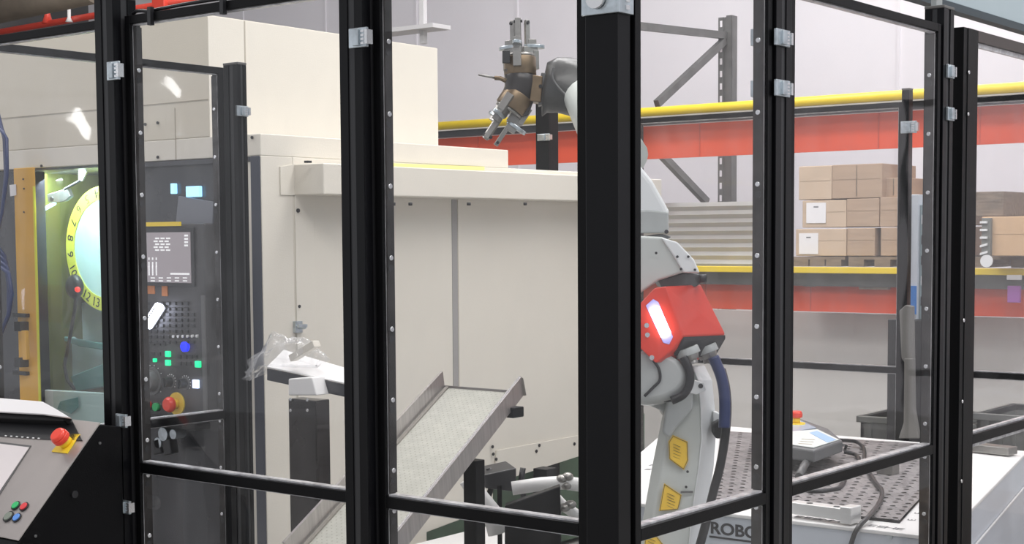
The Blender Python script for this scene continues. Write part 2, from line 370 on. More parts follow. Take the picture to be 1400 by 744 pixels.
# free-standing door frame right of P5
dr = thing('gate_frame', (.0, 2.2, .1), 'black gate frame at the right edge, drilled along its end face', 'gate')
MB().box(-.03, .0, 1.640, 1.668, .05, 2.165).build('upright', M_black, dr, .001)
b0 = 1.742
MB().box(-.028, .002, 1.668, b0, .05, 2.165).build('stile', M_black, dr, .001)
MB().box(-.028, .002, b0, 2.9, 2.134, 2.165).build('top_rail', mat('brown_black_rail', (.03, .02, .017), .35), dr, .001)
MB().box(-.028, .002, b0, 2.9, 1.005, 1.032).build('middle_rail', M_black, dr, .001)
MB().box(-.028, .002, b0, 2.9, .05, .08).build('bottom_rail', M_black, dr, .001)
MB().box(-.028, .002, 2.9, 2.94, .05, 2.165).build('upright', M_black, dr, .001)
for z0, z1 in ((1.032, 2.134), (.08, 1.005)):
    MB().box(-.008, -.004, b0, 2.9, z0, z1).build('pane', M_pane, dr)
    MB().box(-.022, -.009, b0, 2.9, z0, z0+.006).box(-.018, -.009, b0, b0+.006, z0, z1).box(-.02, -.009, b0, 2.9, z1-.012, z1).build('bead_and_glare', M_seal, dr)
for px, py in ((1324, 99), (1323, 156), (1317, 438), (1315, 549), (1314, 658)):
    p = X(.0025, px, py); MB().cyl(p, p+Vector((.003, 0, 0)), .005, 10).build('rivet', M_bolt, dr)
p = X(.003, 1348, 38); 
# side (return) fence at left
pF = fence_panel('y', .05, .895, -2.19, 1, 'side fence panel at left running back to the machine control panel', None, far=True)
P6 = post(-2.235, -2.165, -.03, .022, 2.2, 'black corner post at the left edge of the picture')
P7 = post(-2.245, -2.175, .962, 1.0, 2.175, 'black fence post with one clamp standing before the dark machine door')
clamp(P7, X(-2.173, 330, 152), (0, 1, 0), (1, 0, 0), .05, .034)
# back fence
YB = 3.62
pG = fence_panel('x', -2.35, Y(YB, 1227, 300).x, YB, 0, 'back fence panel behind the perforated robot table', None, far=True, bolts=False)
pH = fence_panel('x', Y(YB, 1288, 300).x, 1.0, YB, 0, 'back fence panel at right beyond the gate frame', None, far=True, bolts=False)
q = Y(YB, 1240, 122); xa, xb = Y(YB-.03, 1231, 300).x, Y(YB-.03, 1241, 300).x; P8 = post(xa, xb, YB-.03, YB+.01, q.z, 'dark back fence post at right, with broom leaning on it', groove=False)
clamp(P8, Y(YB-.03, 1243, 174), (1, 0, 0), (0, -1, 0), .07, .05)
q = Y(YB, 746, 130); P9 = post(q.x-.04, q.x+.04, YB-.03, YB+.05, q.z, 'back fence post right behind the robot gripper', groove=False)
clamp(P9, Y(YB-.03, 744, 188), (1, 0, 0), (0, -1, 0), .075, .035)
for o in (pF, pG, pH): o['group'] = 'far fence panels'
for o in (P6, P7, P8, P9): o['group'] = 'far fence posts'
# cable and ties along the top rail
cb = thing('cable', (-1.2, 0, 2.16), 'thin black cable strapped along the fence top rail near left post', 'cable')
pts = [Y(0.01, x, y) for x, y in ((182, 19), (187, 15), (194, 14.5), (202, 15.5), (214, 13), (250, 6), (300, -2))]
MB().tube(pts, .0045, 8).build('wire', M_rubber, cb)
for px in (206, 305):
    p = Y(-.004, px, 22-.155*(px-206)); MB().obox(p, (.006, 0, 0), (0, .006, 0), (0, 0, .022)).build('cable_tie', M_rubber, cb)
for px, py in ((61, 53), (122, 43.5), (219, 31), (280, 19), (318, 12.5), (358, 6.5)):
    pass

# ================================================================ MACHINE
YF, XS = 1.41, -2.56       # front plane, side plane
mc = thing('machine_tool', (-3.6, 2.6, 0), 'large cream machine tool with side cover ledge, filling the left half', 'machine')
zf = 1.905                 # lower edge of the cream front
zl = 1.985; zt_ = 2.44
tall_x = Y(YF, 283, 20).x; z_tall = Y(YF, 283, 20).z; y_tall_end = X(tall_x, 598, 120).y
MB().box(-6.2, tall_x, YF, y_tall_end, zl, z_tall).build('upper_housing', M_cream2, mc, .004)
MB().box(tall_x-.0, tall_x+.002, YF+.002, y_tall_end, zl, z_tall-.003).build('side_skin', M_cream, mc)
ys = X(tall_x, 335, 100).y; MB().box(tall_x+.002, tall_x+.003, ys-.003, ys+.003, zl, z_tall-.004).build('panel_joint', mat('seam_beige', (.42, .38, .31), .6), mc)
yl_end = X(XS, 695, 222).y
MB().box(-6.2, XS, YF, yl_end, zf, zl).build('ledge', M_cream, mc, .003)
# cream front apron with joints
for px in (145, 240):
    p = Y(YF-.001, px, 200); MB().box(p.x-.002, p.x+.002, YF-.0015, YF, zf, zl+.12).build('panel_joint', mat('seam_beige', (.42, .38, .31), .6), mc)
MB().box(-6.2, tall_x, YF-.002, YF, zl+.14, zl+.143).build('panel_joint', mat('seam_beige', (.42, .38, .31), .6), mc)
for px, py in ((57, 227), (216, 215), (199, 170), (216, 168), (345, 188)):
    p = Y(YF-.002, px, py); MB().cyl(p, p-Vector((0, .004, 0)), .006, 10).build('screw', M_dk, mc)
# side wall (recessed under the cover ledge), front corner column, flange, seam
ye = 3.9
zb0 = X(XS, 674, 661).z; zb1 = X(XS, 786, 625).z; yb0 = X(XS, 674, 661).y; yb1 = X(XS, 786, 625).y
MB().slab([(XS, YF+.16, .12), (XS, YF+.16, zf), (XS, ye, zf), (XS, ye, zb1+(ye-yb1)*(zb1-zb0)/(yb1-yb0)), (XS, yb0, zb0), (XS, yb0, .40), (XS, YF+.9, .36), (XS, YF+.9, .12)], (-.10, 0, 0)).build('side_panel', M_cream, mc, .003)
MB().box(XS-.12, XS, YF, YF+.16, .12, zf).build('corner_column', M_cream, mc, .003)
fy0, fy1 = X(XS, 404, 400).y, X(XS, 430, 400).y
MB().box(XS, XS+.006, fy0, fy1, .5, 1.77).build('side_flange', M_cream, mc, .002)
sy = X(XS, 622, 400).y; MB().box(XS, XS+.003, sy-.018, sy+.016, .6, 1.76).build('side_joint', mat('joint_grey', (.33, .32, .31), .5), mc)  # dark grey seam between the side panels
MB().box(XS, XS+.004, sy+.02, sy+.03, .6, 1.76).build('joint_lip', M_cream, mc)
# cover ledge
yc0 = 1.572
MB().box(XS, -2.40, yc0, 3.9, 1.762, 1.877).build('side_cover', M_cream, mc, .004)
MB().slab([(XS, yc0, 1.762), (XS, yc0, 1.877), (XS+.0, yc0-.07, 1.866), (XS, yc0-.07, 1.762)], (.006, 0, 0)).build('cover_end_flange', M_cream, mc)
for px, py in ((406, 246), (407, 288)):
    p = X(XS+.007, px, py); MB().cyl(p, p+Vector((.005, 0, 0)), .008, 10).build('screw', M_dk, mc)
for px, py in ((421, 222), (414, 193.5)):
    p = Z(1.88 if py > 200 else 1.99, px, py); MB().box(p.x-.01, p.x+.01, p.y-.01, p.y+.01, p.z-.002, p.z+.006).build('screw', M_dk, mc)
for px in (561, 538, 641, 718):
    p = X(-2.41, px, 277); MB().cyl(p, p-Vector((0, 0, .012)), .008, 8).build('screw', M_dk, mc)
# yellow reflection along the ledge above cover, put in as colour
MB().bar(X(XS+.004, 538, 226), X(XS+.004, 662, 230.5), .004, .016).build('yellow_reflection', mat('reflection_yellow', (.85, .78, .30), .5), mc)
# strip along the slanted lower edge
MB().slab([X(XS+.002, 677.7, 616), X(XS+.002, 790, 595.3), X(XS+.002, 790, 624), X(XS+.002, 674, 661)], (.006, 0, 0)).build('lower_strip', M_cream, mc, .001)
for px, py in ((673, 611), (674, 621), (678, 628), (737, 609), (733, 617), (785, 607)):
    p = X(XS+.008, px, py); MB().cyl(p, p+Vector((.004, 0, 0)), .0075, 10).build('screw', M_dk, mc)
# latch on the corner
p = X(XS+.006, 407, 447); b = MB().obox(p, (.008, 0, 0), (0, .018, 0), (0, 0, .022)).cyl(p, p+Vector((.04, 0, 0)), .008, 10).obox(p+Vector((.035, -.01, .005)), (.006, 0, 0), (0, .022, 0), (0, 0, .006))
b.build('latch', M_zinc, mc, .001)
p = X(XS+.006, 409, 419); MB().cyl(p, p+Vector((.004, 0, 0)), .006, 8).build('screw', M_dk, mc)
# dark front door
xd0 = Y(YF, 150, 300).x; xd1 = Y(YF, 345, 300).x
MB().box(xd0+.0, XS-.122, YF+.03, YF+.08, .12, zf).build('front_door', M_darkpanel, mc, .003)
MB().box(xd1, XS-.001, YF-.006, YF-.001, .12, zf-.001).build('door_edge', mat('blue_grey_edge', (.05, .055, .075), .35), mc, .003)
MB().box(xd0, xd1, YF-.004, YF+.03, zf-.022, zf-.002).build('door_head', M_darkpanel, mc, .002)
for px in (300, 322):
    p = Y(YF+.02, px, 300); MB().box(p.x-.008, p.x+.008, YF+.01, YF+.03, .2, zf-.03).build('door_rib', M_dk, mc)
# inner window glimpses: grey upright and ducting behind the dark glass
p0 = Y(YF+.02, 245, 270); MB().slab([Y(YF+.028, 247, 268), Y(YF+.028, 295, 276), Y(YF+.028, 292, 340), Y(YF+.028, 258, 334), Y(YF+.028, 243, 310)], (0, -.012, 0)).build('inner_duct', mat('duct_grey', (.20, .21, .24), .3), mc, .002)
# lower kick and yellow pillar, magazine compartment
xy0, xy1 = Y(YF-.05, 20, 300).x, Y(YF-.05, 48, 300).x
MB().box(xy0, xy1, YF-.05, YF-.042, .12, zf).build('door_pillar', M_ochre, mc, .004)
MB().box(xy1-.008, xy1+.002, YF-.052, YF-.046, .12, zf-.08).build('pillar_lime_edge', mat('lime_edge_seal', (.75, .75, .05), .4), mc)  # narrow lime strip along the edge of the pillar
MB().box(-6.2, xy0-.02, YF+.05, YF+.12, .12, zf).build('left_door', M_darkpanel, mc, .003)
for py in (245, 258, 290):
    p = Y(YF-.051, 33 if py > 250 else 32, py); MB().cyl(p, p-Vector((0, .003, 0)), .004, 8).build('screw', M_dk, mc)
hb = MB(); 
for py in (431, 510): p = Y(YF-.051, 31, py); hb.obox(p-Vector((0, .008, 0)), (.05, 0, 0), (0, .010, 0), (0, 0, .008))
for py in (446, 495): p = Y(YF-.051, 35, py); hb.obox(p-Vector((0, .02, 0)), (.022, 0, 0), (0, .022, 0), (0, 0, .020))
h_ = hb.build('door_handle', M_dk, mc, .002)
a = Y(YF-.09, 34, 452); c = Y(YF-.09, 36, 492); MB().bar(a, c, .03, .018, (0, 1, 0)).build('handle_grip', M_ochre, h_, .003)
MB().slab([Y(YF-.052, 13.5, 253), Y(YF-.052, 22, 252), Y(YF-.052, 22.5, 267), Y(YF-.052, 14.5, 268.5)], (0, -.002, 0)).build('white_label', M_paper, mc)
# compartment: back, sides, bottom
xm0, xm1 = xy1, xd0+.02
MB().box(xm0-.3, xm1+.5, 2.35, 2.38, .12, zf).build('compartment_back', mat('interior_grey_green', (.12, .155, .11), .45, noise=.4, nscale=3), mc)
MB().box(xm0-.32, xm0-.30, YF+.06, 2.36, .12, zf).build('compartment_side', M_olive, mc)
MB().box(xm0-.3, xm1+.5, YF+.06, 2.36, .10, .14).build('compartment_floor', M_gk, mc)
MB().box(xm0-.3, xm1+.5, YF+.02, 2.36, zf-.01, zf).build('compartment_top', M_gk, mc)
MB().box(xm0+.006, xm0+.12, YF+.5, YF+.52, .2, zf).build('olive_guard', M_olive, mc)
# window pane of the compartment
MB().box(xm0+.008, xm1, YF+.01, YF+.016, .14, zf-.003).build('compartment_window', pane_mat('machine_window', (.90, .96, .95), haze=.03, refl=1.0, bump=.05), mc)
# carousel dial
YD = 1.72
dc = Y(YD, 142, 340); R_o = .276
dl = thing('tool_carousel', (dc.x, YD, dc.z), 'round white tool dial, lamp-tinted cyan, with yellow rim numbered 4 to 12, behind glass', 'dial')
def ring(c, r0_, r1_, y, th, n=72):
    b = MB(); vs = []
    for i in range(n):
        a = 2*math.pi*i/n
        for r_ in (r0_, r1_):
            for yy in (y, y+th): vs.append((c.x+r_*math.cos(a), yy, c.z+r_*math.sin(a)))
    fs = []
    for i in range(n):
        j = (i+1) % n; A = i*4; B = j*4
        fs += [(A, A+2, B+2, B), (A+1, B+1, B+3, A+3), (A+2, A+3, B+3, B+2), (A, B, B+1, A+1)]
    return b.add(vs, fs)
MB().cyl((dc.x, YD+.004, dc.z), (dc.x, YD+.03, dc.z), R_o*.80, 72).build('hub_disc', M_cyan, dl)  # white disc; the cyan of the lamp light is put into its colour
ring(dc, R_o*.785, R_o, YD, .03).build('number_rim', M_dyel, dl)
num = 4
for k_ in range(10):
    a = math.radians(100+k_*17.2); r_ = R_o*.895
    o = Vector((dc.x+r_*math.cos(a), YD-.0006, dc.z+r_*math.sin(a))); upv = Vector((-math.cos(a), 0, -math.sin(a))); rt_ = Vector((-upv.z*-1, 0, -upv.x)) 
    rt_ = upv.cross(Vector((0, -1, 0)))*-1
    rt_ = Vector((0, -1, 0)).cross(upv)*-1
    text('number', str(4+k_), .058, M_ink, o, rt_, upv, dl, sx=1)
# lamp stick and bracket in the compartment
ls = thing('lamp_stick', Y(1.6, 60, 287), 'slim lit cyan tube lamp under a steel bracket, left of the dial', 'lamp')
MB().tube([Y(1.6, 45, 294.5), Y(1.6, 75, 278)], .008, 10).build('tube', M_lcy, ls)
MB().slab([Y(1.58, 64, 266), Y(1.58, 92, 257.5), Y(1.58, 96, 268), Y(1.58, 88, 275), Y(1.58, 76, 277), Y(1.58, 66, 276)], (0, .02, 0)).build('bracket', M_alu, ls, .002)
MB().tube([Y(1.57, 88, 259), Y(1.57, 108, 248), Y(1.57, 112, 243)], .006, 8).build('arm', M_dk, ls)
MB().slab([Y(1.56, 107, 232), Y(1.56, 115, 229), Y(1.56, 118, 235), Y(1.56, 112, 248), Y(1.56, 107, 246)], (0, .008, 0)).build('blade', M_alu, ls, .002)
p = Y(1.575, 70, 272); MB().cyl(p, p+Vector((0, .01, 0)), .01, 12).build('eye', M_dk, ls)
rl = thing('signal_lamp', Y(1.68, 103, 395), 'dark round lamp with red glow hanging on a black cord below the dial', 'lamp')
p = Y(1.66, 102, 392); MB().ell(p, (.055, 0, 0), (0, .03, 0), (0, 0, .055)).build('housing', M_dk, rl)
p = Y(1.62, 106, 396); MB().ell(p, (.018, 0, 0), (0, .008, 0), (0, 0, .012)).build('lens', M_lrd, rl)
MB().tube([Y(1.66, *q) for q in ((104, 408), (101, 430), (94, 470), (88, 500), (92, 520), (102, 532))], .008, 8).build('cord', M_rubber, rl)
# cover sheets in the compartment
def sheet(name, px, depth, m, label, cat, th=.02):
    o = MB().slab([Y(depth, *q) for q in px], (0, th, 0)).build(name, m, None, .004); return tag(o, label, cat)
sheet('cover_sheet', ((78, 425), (92, 405), (150, 430), (150, 472), (88, 470)), 1.80, M_cloth, 'translucent pale sheet hanging directly under the dial', 'sheet')
sheet('cover_sheet', ((66, 452), (80, 448), (105, 466), (150, 474), (150, 530), (95, 528), (56, 505)), 1.74, M_cloth, 'large translucent pale sheet, middle layer below the dial', 'sheet')
sheet('film_strip', ((70, 455), (92, 462), (150, 471), (150, 480), (108, 474), (76, 462)), 1.70, M_teal, 'dark teal band curving across the pale sheets below the dial', 'film')
sheet('film_patch', ((96, 515), (150, 494), (150, 528), (104, 535)), 1.66, M_teal, 'dark teal folded film at the bottom of the compartment', 'film')
sheet('instruction_board', ((52, 545), (60, 533), (150, 538), (152, 582), (105, 577), (44, 556)), 1.50, mat('board_white', (.68, .74, .74), .35), 'pale board leaning at the bottom of the machine window', 'board')
sheet('drawing_patch', ((82, 549), (106, 543), (107, 557), (97, 566), (78, 559)), 1.485, M_teal, 'teal printed patch on the pale leaning board', 'label', .003)
# coiled hoses at the far left
hs = MB()
for i in range(4):
    hs.tube([Y(1.30-.02*i, *q) for q in ((-4, 150+i*6), (6+i, 190), (8+i*.6, 240), (3, 290), (-6, 330))], .008, 8)
tag(hs.build('hose_bundle', M_bluehose), 'dark blue hoses bundled at the upper left edge', 'hose')
hs = MB()
for i in range(4):
    hs.tube([Y(1.30-.02*i, *q) for q in ((-6, 335+i*8), (6+i*2, 350+i*8), (12+i*1.5, 390+i*4), (12, 430), (-4, 470))], .009, 8)
tag(hs.build('hose_bundle', M_bluehose), 'dark blue hoses looping beside the yellow pillar, lower left edge', 'hose')
# machine light inside the compartment
l = bpy.data.lights.new('compartment_lamp', 'AREA'); l.shape = 'RECTANGLE'; l.size = .5; l.size_y = .1; l.energy = 10; l.color = (.85, .98, 1)
o = bpy.data.objects.new('compartment_lamp', l); COL.objects.link(o); o.location = (dc.x-.1, YF+.12, zf-.03); o.rotation_euler = (math.radians(-12), 0, 0)
o.rotation_euler = (Vector((dc.x, YD+.1, dc.z-.2))-o.location).to_track_quat('-Z', 'Y').to_euler()
# machine base beneath the side
MB().box(-4.6, -2.95, 2.4, 4.6, .02, .62).build('base_casting', M_green, mc, .01)
MB().box(-5.9, -3.0, YF+.3, 2.35, .02, .35).build('base_front', M_dk, mc, .01)

# ---------------------------------------------------------------- control panel
YC = 1.29
cp = thing('control_panel', Y(YC, 238, 600), 'dark machine control panel with screen, keypad, knobs and red stop button', 'control panel')
x0, x1 = Y(YC, 168, 500).x, Y(YC, 283, 500).x; zt1 = Y(YC, 240, 306).z; zb1_ = Y(YC, 240, 572).z
MB().box(x0, x1, YC, YC+.10, zb1_, zt1).build('housing', M_keyp, cp, .006)
MB().box(x1-.02, x1, YC-.006, YC, zb1_, Y(YC, 275, 404).z).build('face_edge', M_gk, cp, .001)
MB().box(x0, x1-.01, YC-.05, YC+.02, zb1_-.03, zb1_-.004).build('bottom_lip', M_blackg, cp, .003)
def on_panel(px, py, d=0): return Y(YC-d, px, py)
def rectm(px0, py0, px1, py1, d0, d1):
    a, c = on_panel(px0, py0), on_panel(px1, py1); return MB().box(min(a.x, c.x), max(a.x, c.x), YC-d1, YC-d0, min(a.z, c.z), max(a.z, c.z))
sb = rectm(198, 312, 268, 392, .0, .008).build('screen_bezel', M_dk, cp, .002)
sc = rectm(203, 318, 264, 387, .008, .010).build('screen', M_scr, cp)
b = MB()
for r_ in range(5):
    for c_ in range(3):
        a = on_panel(218+c_*7.5-(r_ % 2)*2, 326+r_*4); b.box(a.x-.012, a.x+.011, YC-.0115, YC-.010, a.z-.003, a.z+.003)
for r_ in range(4):
    a = on_panel(258, 322+r_*4.5); b.box(a.x-.012, a.x+.008, YC-.0115, YC-.010, a.z-.004, a.z+.003)
for r_, l_ in ((352, .01), (358, .02), (364, .035)):
    for c_ in range(3): a = on_panel(206+c_*5, r_); b.box(a.x, a.x+.006, YC-.0115, YC-.010, a.z-l_, a.z)
a, c = on_panel(236, 373), on_panel(262, 376); b.box(a.x, c.x, YC-.0115, YC-.010, c.z, a.z)
for r_ in (380, 384):
    for c_ in range(5): a = on_panel(212+c_*11, r_); b.box(a.x-.012, a.x+.012, YC-.0115, YC-.010, a.z-.002, a.z+.002)
b.build('readout', M_scrt, sc)
rectm(200, 304, 248, 309, .0, .01).build('yellow_label', M_yel, cp)
rectm(222, 388, 230, 405, .0, .004).build('orange_strip', mat('orange_film', (.45, .16, .05), .5), cp)
rectm(196, 388, 212, 402, .0, .003).build('orange_strip', MATS['orange_film'], cp)
# keypad
key0 = None
for r_ in range(8):
    for c_ in range(9):
        if (r_ in (5, 6) and c_ > 7) or (r_ < 2 and c_ == 8): continue
        px, py = 197+c_*8.4, 415+r_*7.6; a = on_panel(px, py)
        if key0 is None:
            key0 = MB().box(a.x-.011, a.x+.011, YC-.006, YC, a.z-.0062, a.z+.0062).build('key', M_dk, cp, .0015); ka = a
        else: inst(key0, cp, off=(a.x-ka.x, 0, a.z-ka.z))
b0_ = None
for i in range(6):
    a = on_panel(239+i*6.4, 460-i*.1); MB().cyl((a.x, YC, a.z), (a.x, YC-.01, a.z), .0055, 10).build('lamp', M_mark, cp)
def lit(px, py, w_, h_, m, nm='lit_key'):
    a = on_panel(px, py); o = MB().box(a.x-w_/2, a.x+w_/2, YC-.012, YC, a.z-h_/2, a.z+h_/2).build(nm, m, cp, .002); return o
lab(lit(231.5, 484, .024, .022, M_lgr), 'upper lit green key'); lab(lit(231.5, 496, .024, .022, M_lgr), 'lower lit green key')
lab(lit(213.5, 492.5, .014, .014, M_lgr), 'small lit green key'); lab(lit(272.5, 498, .026, .024, M_lgr), 'lit green key at right')
a = on_panel(255, 474); lab(MB().cyl((a.x, YC, a.z), (a.x, YC-.014, a.z), .019, 20).build('lit_button', M_lbl, cp), 'lit blue round button')
lab(lit(269.5, 525, .030, .032, M_lbw), 'lit white key')
for px, py in ((202, 484), (210, 484), (218, 484), (202, 492), (202, 476), (210, 470), (218, 470), (225, 470), (202, 468), (246, 497), (253, 497), (260, 497), (246, 488), (254, 488), (262, 488), (268, 488)):
    a = on_panel(px, py); MB().box(a.x-.009, a.x+.009, YC-.005, YC, a.z-.007, a.z+.007).build('key', M_dk, cp, .001)
def knob(px, py, r_, m1=M_dk):
    a = on_panel(px, py); k_ = MB().cyl((a.x, YC, a.z), (a.x, YC-.006, a.z), r_*1.25, 28).build('knob_scale', M_gk, cp)
    MB().cyl((a.x, YC-.006, a.z), (a.x, YC-.035, a.z), r_, 24, r_*.85).box(a.x-.004, a.x+.004, YC-.042, YC-.034, a.z-r_*.9, a.z+r_*.9).build('grip', m1, k_, .001)
    b = MB()
    for i in range(12):
        t_ = math.radians(-40+i*24); b.box(a.x+r_*1.4*math.cos(t_)-.002, a.x+r_*1.4*math.cos(t_)+.002, YC-.001, YC, a.z+r_*1.4*math.sin(t_)-.002, a.z+r_*1.4*math.sin(t_)+.002)
    b.build('scale_mark', M_mark, k_)
knob(209, 521, .043, M_gk); knob(234, 522, .020); knob(254, 524, .020)
for px, m_, l_ in ((205, M_redb, 'red push button'), (216, M_grn, 'green push button')):
    a = on_panel(px, 554+(px-205)*.2); lab(MB().cyl((a.x, YC, a.z), (a.x, YC-.016, a.z), .016, 20).build('push_button', m_, cp), l_)
def estop(parent, c, n, r_, ring_m=M_yel):
    c, n = Vector(c), Vector(n).normalized()
    e = MB().cyl(c, c+n*.008, r_*1.45, 32).build('stop_ring', ring_m, parent); lab(e, 'yellow collar of the stop button')
    MB().cyl(c+n*.008, c+n*.03, r_*.62, 20).build('stop_stem', ring_m, e)
    MB().cyl(c+n*.03, c+n*.044, r_*.95, 28, r_).cyl(c+n*.044, c+n*.056, r_, 28, r_*.75).build('stop_cap', M_estop, e, .002); return e
estop(cp, on_panel(243, 552), (0, -1, 0), .030)
for px, py in ((244, 591), (236, 606), (250, 607), (222, 605)):
    a = on_panel(px, py); 
# glowing shapes added as reflections: strip over the keypad, blue rectangles on the door
sl = thing('strip_reflection', on_panel(208, 432, .03), 'short slanted glowing strip imitating a lamp reflection over the control panel keypad', 'lamp')
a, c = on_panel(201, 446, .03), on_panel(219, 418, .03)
MB().tube([a, a+(c-a)*.04, c-(c-a)*.04, c], [.012, .020, .020, .012], 12).build('reflected_tube', M_lgt, sl)
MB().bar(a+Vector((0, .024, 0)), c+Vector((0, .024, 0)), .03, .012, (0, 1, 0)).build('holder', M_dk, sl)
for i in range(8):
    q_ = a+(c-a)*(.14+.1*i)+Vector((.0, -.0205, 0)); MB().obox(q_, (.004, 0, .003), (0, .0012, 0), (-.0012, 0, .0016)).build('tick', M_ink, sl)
for (x0_, y0__, x1_, y1__), nm in (((256, 255, 274, 269), 'large glowing blue reflection'), ((235, 251, 240, 265), 'small glowing blue reflection')):
    p, q_ = Y(YF+.02, x0_, y0__), Y(YF+.02, x1_, y1__); lab(MB().box(p.x, q_.x, YF+.012, YF+.03, q_.z, p.z).build('blue_reflection', mat('reflection_glow', (.3, .6, 1), .4, emit=(.30, .68, 1), es=1.6), mc, .002), nm)
# machine taps below the panel
tp = thing('valve_cluster', Y(1.36, 240, 620), 'cluster of steel valves with black levers under the control panel', 'valves')
for px, py, r_ in ((236, 592, .028), (250, 592, .02), (229, 604, .022)):
    a = Y(1.40, px, py); MB().cyl(a, a-Vector((0, .05, 0)), r_, 18).build('fitting', M_zinc, tp, .002)
for px, py in ((219, 610), (233, 611)):
    a = Y(1.37, px, py); MB().obox(a, (.022, 0, .006), (0, .02, 0), (.006, 0, -.028)).build('lever', M_dk, tp, .004)
# brown hose lines behind the glass, bottom left
MB().tube([Y(1.38, *q) for q in ((255, 610), (280, 624), (320, 620), (355, 623))], .007, 8)

# white cover tray, black column, stick and bag left of P2
sh = thing('tray_stand', (-1.85, 1.0, 0), 'white tilted tray on a dark stand just left of the second fence post', 'stand')
YS = .95
MB().slab([Y(YS, 365, 503), Y(YS+.16, 388, 480), Y(YS+.16, 480, 507), Y(YS, 476, 526)], (0, 0, .004)).build('tray_top', M_white, sh)
MB().slab([Y(YS, 365, 504), Y(YS, 476, 527), Y(YS, 476, 544), Y(YS, 365, 520)], (0, .01, 0)).build('tray_front', M_darkpanel, sh, .001)
a, c = Y(YS-.05, 394, 545), Y(YS-.05, 432, 545)
MB().box(a.x, c.x, YS-.05, YS+.01, .02, a.z).build('column', mat('smoked_column', (.03, .025, .024), .25, noise=.5, nscale=5, coat=.3), sh, .003)
MB().slab([Y(YS-.052, 394, 518), Y(YS-.052, 426, 516), Y(YS-.052, 433, 541), Y(YS-.052, 394, 541)], (0, .07, 0)).build('head_block', M_white, sh, .004)
for px, py in ((398, 546), (421, 547), (398, 561), (421, 561)):
    p = Y(YS-.051, px, py); MB().cyl(p, p-Vector((0, .004, 0)), .005, 10).build('screw', M_bolt, sh)
a, c = Y(YS+.02, 400, 490), Y(YS+.02, 433, 470)
tag(MB().bar(a, c, .03, .022).build('angle_bar', M_cream, None, .002), 'short cream bar leaning on the white tray beside the plastic bag', 'bar')
bag = MB(); c0 = Y(YS+.03, 388, 494)
NB, MBn = 48, 26; vs = []
from mathutils import noise as NZ
for i in range(MBn+1):
    for j in range(NB):
        a = math.pi*i/MBn; b_ = 2*math.pi*j/NB
        d_ = Vector((math.sin(a)*math.cos(b_), math.sin(a)*math.sin(b_), math.cos(a)))
        r_ = 1+.28*NZ.noise(d_*2.1)+.22*abs(NZ.noise(d_*4.5+Vector((3, 1, 2))))+.10*abs(NZ.noise(d_*11))
        v = Vector((d_.x*.155*r_, d_.y*.055*r_, max(-.012, d_.z*.075*r_)))
        if d_.x < -.3: v.z += (d_.x+.3)*.09
        vs.append(c0+v)
bag.add(vs, [(i*NB+j, i*NB+(j+1) % NB, (i+1)*NB+(j+1) % NB, (i+1)*NB+j) for i in range(MBn) for j in range(NB)], True)
tag(bag.build('plastic_bag', M_bag), 'crumpled clear plastic bag lying on the white tray', 'bag')

# ---------------------------------------------------------------- chute
ch = thing('chute', (-1.9, .8, .3), 'sloping stainless chute with perforated bed and raised side walls', 'chute')
YT, YBm = 1.10, .12
A = Y(YT, 608, 530); B = Y(YT, 714, 537); zt2 = (A.z+B.z)/2
A.z = B.z = zt2
Cc = Y(YBm, 395, 766); dirv = Cc-A
wx = B.x-A.x; dn = dirv.normalized(); Xv = Vector((1, 0, 0)); nrm = Xv.cross(-dn).normalized()
if nrm.z < 0: nrm = -nrm
MB().slab([A, B, B+dirv, A+dirv], nrm*-.004).build('bed', M_bed, ch)
h = .046
MB().slab([A-nrm*.004, A+nrm*h-dn*.012, A+nrm*h+dirv, A-nrm*.004+dirv], Xv*-.003).build('side_wall', M_inox, ch)
MB().slab([A+nrm*h-dn*.012, A+nrm*h+dirv, A+nrm*h+dirv-Xv*.008, A+nrm*h-Xv*.008-dn*.012], nrm*.002).build('rim', M_inox, ch)
MB().slab([B-nrm*.008, B+nrm*h-dn*.014, B+nrm*h+dirv, B-nrm*.008+dirv], Xv*.003).build('side_wall', M_inox, ch)
MB().slab([B+nrm*h-dn*.014, B+nrm*h+dirv, B+nrm*h+dirv-Xv*.006, B+nrm*h-Xv*.006-dn*.014], nrm*.002).build('rim', M_bolt, ch)
MB().slab([B+nrm*h-dn*.014, B-nrm*.008, B-nrm*.008-dn*.004+Xv*.012, B+nrm*h*.9-dn*.016+Xv*.008], dn*.002).build('end_flare', mat('dull_steel', (.30, .28, .25), .4, .5), ch)
MB().bar(A+nrm*.003, B+nrm*.003, .003, .006).build('end_lip', M_inox, ch)
MB().bar(A+nrm*.002+Xv*.012, A+nrm*.002+Xv*.012+dirv, .010, .005, nrm).build('bed_fold', mat('dull_steel', (.30, .28, .25), .4, .5), ch)
# perforation
b = MB(); nn = 0
for i in range(70):
    for j in range(16):
        q = A+Xv*(wx*(j+.5+(i % 2)*.5)/17)+dirv.normalized()*(.012+i*.0145)+nrm*.0004
        u_ = Xv*.0030; v_ = dn*.0030; b.add([q-u_, q-v_, q+u_, q+v_], [(0, 1, 2, 3)])
o = b.build('perforation', mat('hole_grey', (.30, .31, .26), .6), ch); o['kind'] = 'stuff'
t7 = .36; ps = B+dirv*t7+Vector((-.04, 0, 0)); ps = Vector((Y(ps.y, 648, 620).x, ps.y, 0)); MB().box(ps.x-.022, ps.x+.022, ps.y-.02, ps.y+.02, 0, (B+dirv*t7).z-.03).build('stand_post', M_black, ch, .002)
t8 = .10; pq = B+dirv*t8-nrm*.03; pb = Y(pq.y, 699, 563); MB().box(pb.x-.028, pb.x+.024, pb.y-.02, pb.y+.03, pb.z-.016, pb.z+.014).build('stand_arm', M_black, ch, .003)

